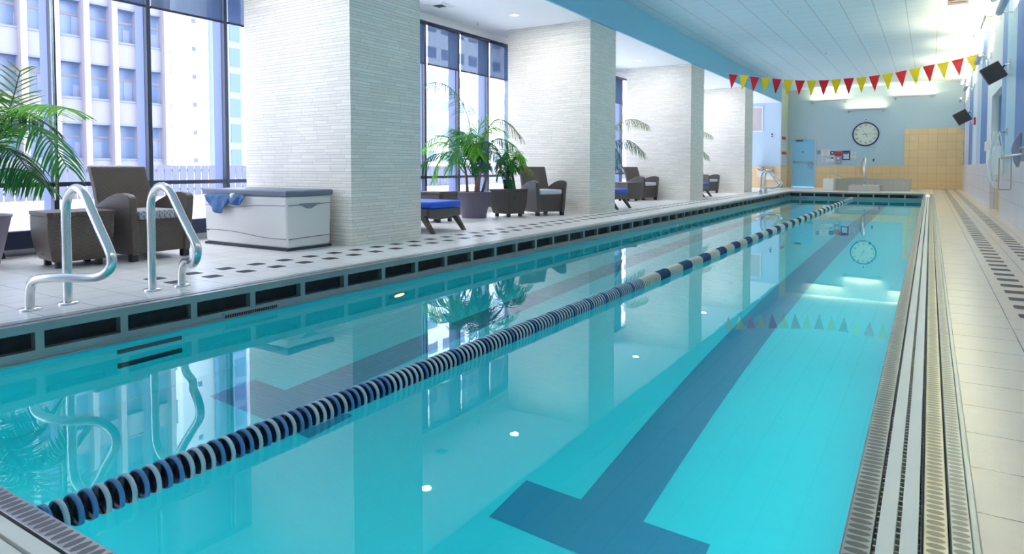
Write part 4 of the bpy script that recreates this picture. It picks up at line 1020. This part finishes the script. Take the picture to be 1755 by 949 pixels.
# ------------------------------------------------------------------ right wall things
M_EXR = mat('exit_letter_red', (.22, .004, .004), .7, spec=.1); r = empty('exit_sign', (.365, 14.5, 3.90)); tag(r, 'white sign with red EXIT letters hanging from the ceiling', 'exit sign')
t = MB(); t.box(-.16,.16,-.02,.02,-.12,.12); t.build('sign_body', mat('exit_sign_body', srgb(170,168,164), .6, spec=.2), r, bevel=.004)
t = MB(); t.tube([(-.08,0,.12),(-.08,0,.22)], .006, 6); t.tube([(.08,0,.12),(.08,0,.22)], .006, 6); t.build('hanger', M_WHITE, r)
text_obj('exit_letters', 'EXIT', .15, M_EXR, r, (0,-.021,-.005), (R(90),0,0))
t = MB(); t.box(-.115,.115,-.023,-.02,-.088,-.078); t.build('underline', M_EXR, r)
def speaker(c, s, wall_pt, label):
    r = empty('wall_speaker', c); tag(r, label, 'speaker', 'black wall speakers')
    # oriented panel: long diagonal tilt facing down towards the pool
    q = Matrix.Rotation(R(52), 4, 'Y') @ Matrix.Rotation(R(-18), 4, 'Z')
    t = MB(); h = .145*s
    bot = [(-h,-h,-.05*s),(h,-h,-.05*s),(h,h,-.05*s),(-h,h,-.05*s)]; top = [(-h*.8,-h*.8,.07*s),(h*.8,-h*.8,.07*s),(h*.8,h*.8,.07*s),(-h*.8,h*.8,.07*s)]
    Q = Matrix.Rotation(R(-42), 4, 'Y') @ Matrix.Rotation(R(8), 4, 'X')
    F = Matrix.Rotation(R(-30), 4, 'Y')
    t = MB(); t.box(-h, h, -.10*s, .10*s, -h, h, F); t.build('speaker_case', M_BLACK, r, bevel=.01)
    t = MB(); t.box(-h*1.02, -h*.86, -.102*s, .102*s, -h, h, F); t.build('speaker_grille', mat('speaker_grille', (.03,.03,.05), .6), r, bevel=.004)
    wp = Vector(wall_pt) - Vector(c)
    t = MB(); t.tube([(h*.8, .02, h*.5), (wp.x*.7, wp.y*.6, wp.z), tuple(wp)], .016, 8); t.box(wp.x-.012, wp.x, wp.y-.045, wp.y+.045, wp.z-.07, wp.z+.07); t.build('wall_bracket', M_STEEL, r)
speaker((.845, 13.45, 2.39), .95, (XR, 13.3, 2.50), 'larger black speaker on the striped wall, nearer the camera')
speaker((.79, 24.3, 2.36), 1.25, (XR, 24.2, 2.52), 'smaller black speaker on the striped wall, farther from the camera')
r = empty('fire_alarm', (XR, 22.7, 2.14)); tag(r, 'small red and white alarm on the striped wall', 'alarm')
t = MB(); t.box(-.04,0,-.16,.16,-.10,.10); t.build('alarm_body', M_RED, r, bevel=.006); t = MB(); t.box(-.10,-.04,.05,.13,-.03,.03); t.build('strobe', M_WHITE, r)
r = empty('switch_box', (XR, 17.5, 1.30)); tag(r, 'white switch box on the striped wall left of the doorway recess', 'switch')
t = MB(); t.box(-.06,0,-.2,.2,-.10,.10); t.build('case', M_WHITE_PL, r, bevel=.008); t = MB(); t.box(-.066,-.06,-.08,.08,-.05,.05); t.build('rocker', M_WHITE, r)
# white rope coil
r = empty('hose_coil', (.93, 13.35, 1.42)); tag(r, 'white hose bundle hanging in loops beside the doorway recess', 'hose')
M_HOSE = mat('white_hose', srgb(244,246,246), .45)
t = MB(); t.box(.09,.12,-.03,.03,-.06,.06); t.tube([(.09,0,.0),(-.02,0,-.01),(-.04,0,.03)], .01, 8); t.build('hook', M_STEEL, r)
t = MB(); random.seed(3)
for k in range(9):
    L = random.uniform(.62,.95); hw = random.uniform(.05,.115); ph = random.uniform(-.04,.04); d = random.uniform(-.12,.12); top = -.32 if k > 2 else .0
    hw = min(hw, .11)
    pts = []
    for j in range(29):
        a = 2*math.pi*j/28
        zz = top - (L+top)/2*(1-math.cos(a)); s_ = math.sin(a); pts.append((-.03+ph + hw*s_*(.35+.65*min(1, -zz/.5)), d*s_*.6+.02*k-.08, zz))
    t.tube(pts[:-1], .0085, 8, closed=True)
t.build('hose_loops', M_HOSE, r)
t = MB()
vs = []; n1, n2 = 14, 10
for i_ in range(n1+1):
    u = i_/n1; z = -.22 - .56*u; rr = .085*math.sin(math.pi*min(.94, .12+u*.85))**.5
    for j in range(n2):
        a = 2*math.pi*j/n2; q = 1 + .18*math.sin(3*a + u*7); vs.append((.0 + rr*math.cos(a)*q + .03*(u-.5), rr*math.sin(a)*q, z))
t.add(vs, [(i_*n2+j, i_*n2+(j+1) % n2, (i_+1)*n2+(j+1) % n2, (i_+1)*n2+j) for i_ in range(n1) for j in range(n2)], True)
t.add(vs[:n2], [tuple(range(n2))]); t.add(vs[-n2:], [tuple(range(n2))]); t.build('throw_bag', mat('white_net', srgb(242,244,248), .7, noise=(40,.12)), r)
t = MB(); t.box(.03,.06,-.03,.03,-.62,-.52); t.build('red_tab', M_RED, r)
# wall rack with chrome rods
r = empty('wall_rack', (XR, 11.0, 1.0)); tag(r, 'chrome rack of horizontal rods on the striped wall at the right edge', 'rack')
t = MB(); t.tube([(-.17,1.0,.0),(-.17,-1.6,.0)], .014, 10); t.build('rod', M_CHROME, r)
t = MB(); t.tube([(-.09,-.2,.09),(-.09,-1.6,.09)], .014, 10); t.build('rod', M_CHROME, r)
for yy in (.95, -1.5):
    t = MB(); t.tube([(0,yy,0),(-.17,yy,0)], .012, 8); t.box(-.01,0,yy-.03,yy+.03,-.04,.12); t.build('bracket', M_CHROME, r)
r = empty('rescue_board', (.90, 10.9, 1.06)); tag(r, 'grey fin-shaped float with a yellow edge hanging from the chrome rack', 'float')
M_YEL = mat('yellow_edge', srgb(222,176,52), .4)
pr = [(x_*.55+.04, z_) for x_, z_ in [(.085,.25),(.10,.22),(.105,.05),(.09,-.12),(.06,-.20),(.02,-.195),(-.02,-.15),(-.06,-.06),(-.08,.02),(-.05,.10),(0,.18)]]
t = MB(); t.prism(pr, -.02, .02, 'y'); t.build('fin', mat('grey_foam', srgb(150,156,178), .6), r, bevel=.008)
t = MB(); t.tube([(.085,0,.25),(.095,0,.22),(.099,0,.05),(.09,0,-.12),(.073,0,-.205),(.05,0,-.2)], .012, 8); t.build('yellow_edge', M_YEL, r)
r = empty('rod_frame', (.88, 11.75, .98)); tag(r, 'thin beige rectangular rod loop hanging below the chrome rack', 'rod frame')
t = MB(); t.tube([(-.045,0,0),(-.045,0,-.44),(-.035,0,-.45),(.085,0,-.45),(.095,0,-.44),(.095,0,-.01),(.085,0,0)], .008, 8, closed=True); t.build('rod_loop', mat('beige_rod', srgb(186,168,142), .45), r)

# ------------------------------------------------------------------ outside
M_OUT_W = mat('outside_white', srgb(236, 240, 250), .8); M_SNOW = mat('terrace_snow', (.9, .92, .96), .9, bump=(1.5, .6))
t = MB(); t.box(-60, -7.65, -20, 120, -.4, -.15); struct(t.build('terrace_ground', M_SNOW))
t = MB(); t.box(-10.3, -9.95, -8, 60, -.15, .40); o = t.build('terrace_parapet', M_SNOW, bevel=.05); tag(o, 'snow white terrace parapet outside the windows', 'parapet')
r = empty('terrace_fence', (-10.1, 20, .40)); tag(r, 'pale picket fence on the terrace outside the windows', 'fence')
M_FENCE = mat('pale_fence', srgb(128, 132, 150), .7)
t = MB(); y = -26
while y < 30: t.box(-.012,.012,y,y+.105,0,.48); y += .125
t.build('pickets', M_FENCE, r)
t = MB(); t.box(-.03,-.012,-26,30,.08,.12); t.box(-.03,-.012,-26,30,.38,.42); t.build('fence_rail', M_FENCE, r)
KX = 1.8
def Zk(z): return .85 + (z-.85)*KX
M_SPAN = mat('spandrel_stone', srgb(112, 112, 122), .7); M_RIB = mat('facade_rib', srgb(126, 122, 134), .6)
M_BGL = mat('office_glass', srgb(92, 110, 144), .3, .0, spec=.5, noise=(.35, .45)); M_SILL = mat('facade_sill', srgb(92, 102, 130), .6)
r = empty('office_block', (-39.6, 5, 0)); tag(r, 'pale office block with blue window bands seen through the left windows', 'building')
t = MB(); t.box(-12, -.6, -25, 18.6, -12, 34); t.build('facade_core', M_BGL, r)
for k in range(-6, 9):
    zb = Zk(2.23 + 1.86*k)
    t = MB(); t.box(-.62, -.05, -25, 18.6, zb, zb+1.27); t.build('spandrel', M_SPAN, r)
    t = MB(); t.box(-.7, .0, -25, 18.6, zb+1.27, zb+1.37); t.box(-.7,-.02,-25,18.6,zb-.10,zb); t.build('sill', M_SILL, r)
    # lit ceilings and blinds inside the office windows
    if -2 <= k <= 3:
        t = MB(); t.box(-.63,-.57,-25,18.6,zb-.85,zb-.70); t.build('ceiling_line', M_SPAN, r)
k = 0
y = 8.68*KX - 5 - 1.5*16
while y < 18.6:
    t = MB(); t.box(-.3, .35, y-.15, y+.15, -12, 34); t.build('rib', M_RIB, r); y += 1.5
# window jambs within
random.seed(5)
t = MB(); y = -2.0
while y < 18:
    for k in range(-2, 3):
        if random.random() < .6:
            zb = Zk(2.23 + 1.86*k); ww = random.uniform(.25, .6); t.box(-.61,-.58,y,y+ww,zb-2.0,zb-2.0+random.uniform(.7,1.4))
    y += random.uniform(.6, 1.1)
t.build('blinds', mat('office_blinds', srgb(112, 124, 152), .6), r)
# white tower with small windows
M_TW = mat('white_tower', srgb(205, 205, 210), .7); M_TWIN = mat('tower_window', srgb(98, 110, 142), .4, spec=.2)
def tower(loc, y0, y1, zt, pitch, fl, ww, hh, label, wcols=None, mt=M_TW, mw=M_TWIN, dp=14):
    r = empty('tower', loc); tag(r, label, 'building')
    t = MB(); t.box(-dp, 0, y0, y1, -20, zt); t.build('tower_wall', mt, r)
    rows = int((zt+6)/fl); n = 0
    ys = wcols or [y0 + pitch*(.5+q) for q in range(int((y1-y0)/pitch))]
    for yy in ys:
        t = MB()
        for q in range(rows):
            z = -5 + fl*q; t.box(0, .05, yy-ww/2, yy+ww/2, z, z+hh)
        t.build('window_column', mw, r); n += 1
    return r
tower((-72, 0, 0), 43.5, 53.5, 60, 1.6, 3.2, .5, .5, 'white tower with one column of small windows seen through the third window pane', [45.6])
tower((-68, 0, 0), 47.2, 49.0, 60, 1.6, 2.9, 1.3, 2.1, 'narrow blue glass strip of a tower just left of the first pillar', [48.1], mt=mat('steel_blue_clad', srgb(104,120,160), .5), dp=3.5, mw=mat('blue_strip_glass', srgb(70,92,140), .4))
tower((-54, 0, 0), 62, 84, 50, 3.0, 3.3, 1.9, 1.35, 'broad white apartment tower seen behind the big palm')
tower((-60, 0, 0), 118, 150, 50, 3.2, 3.3, 2.0, 1.4, 'pale tower seen in the gap between second and third pillars')
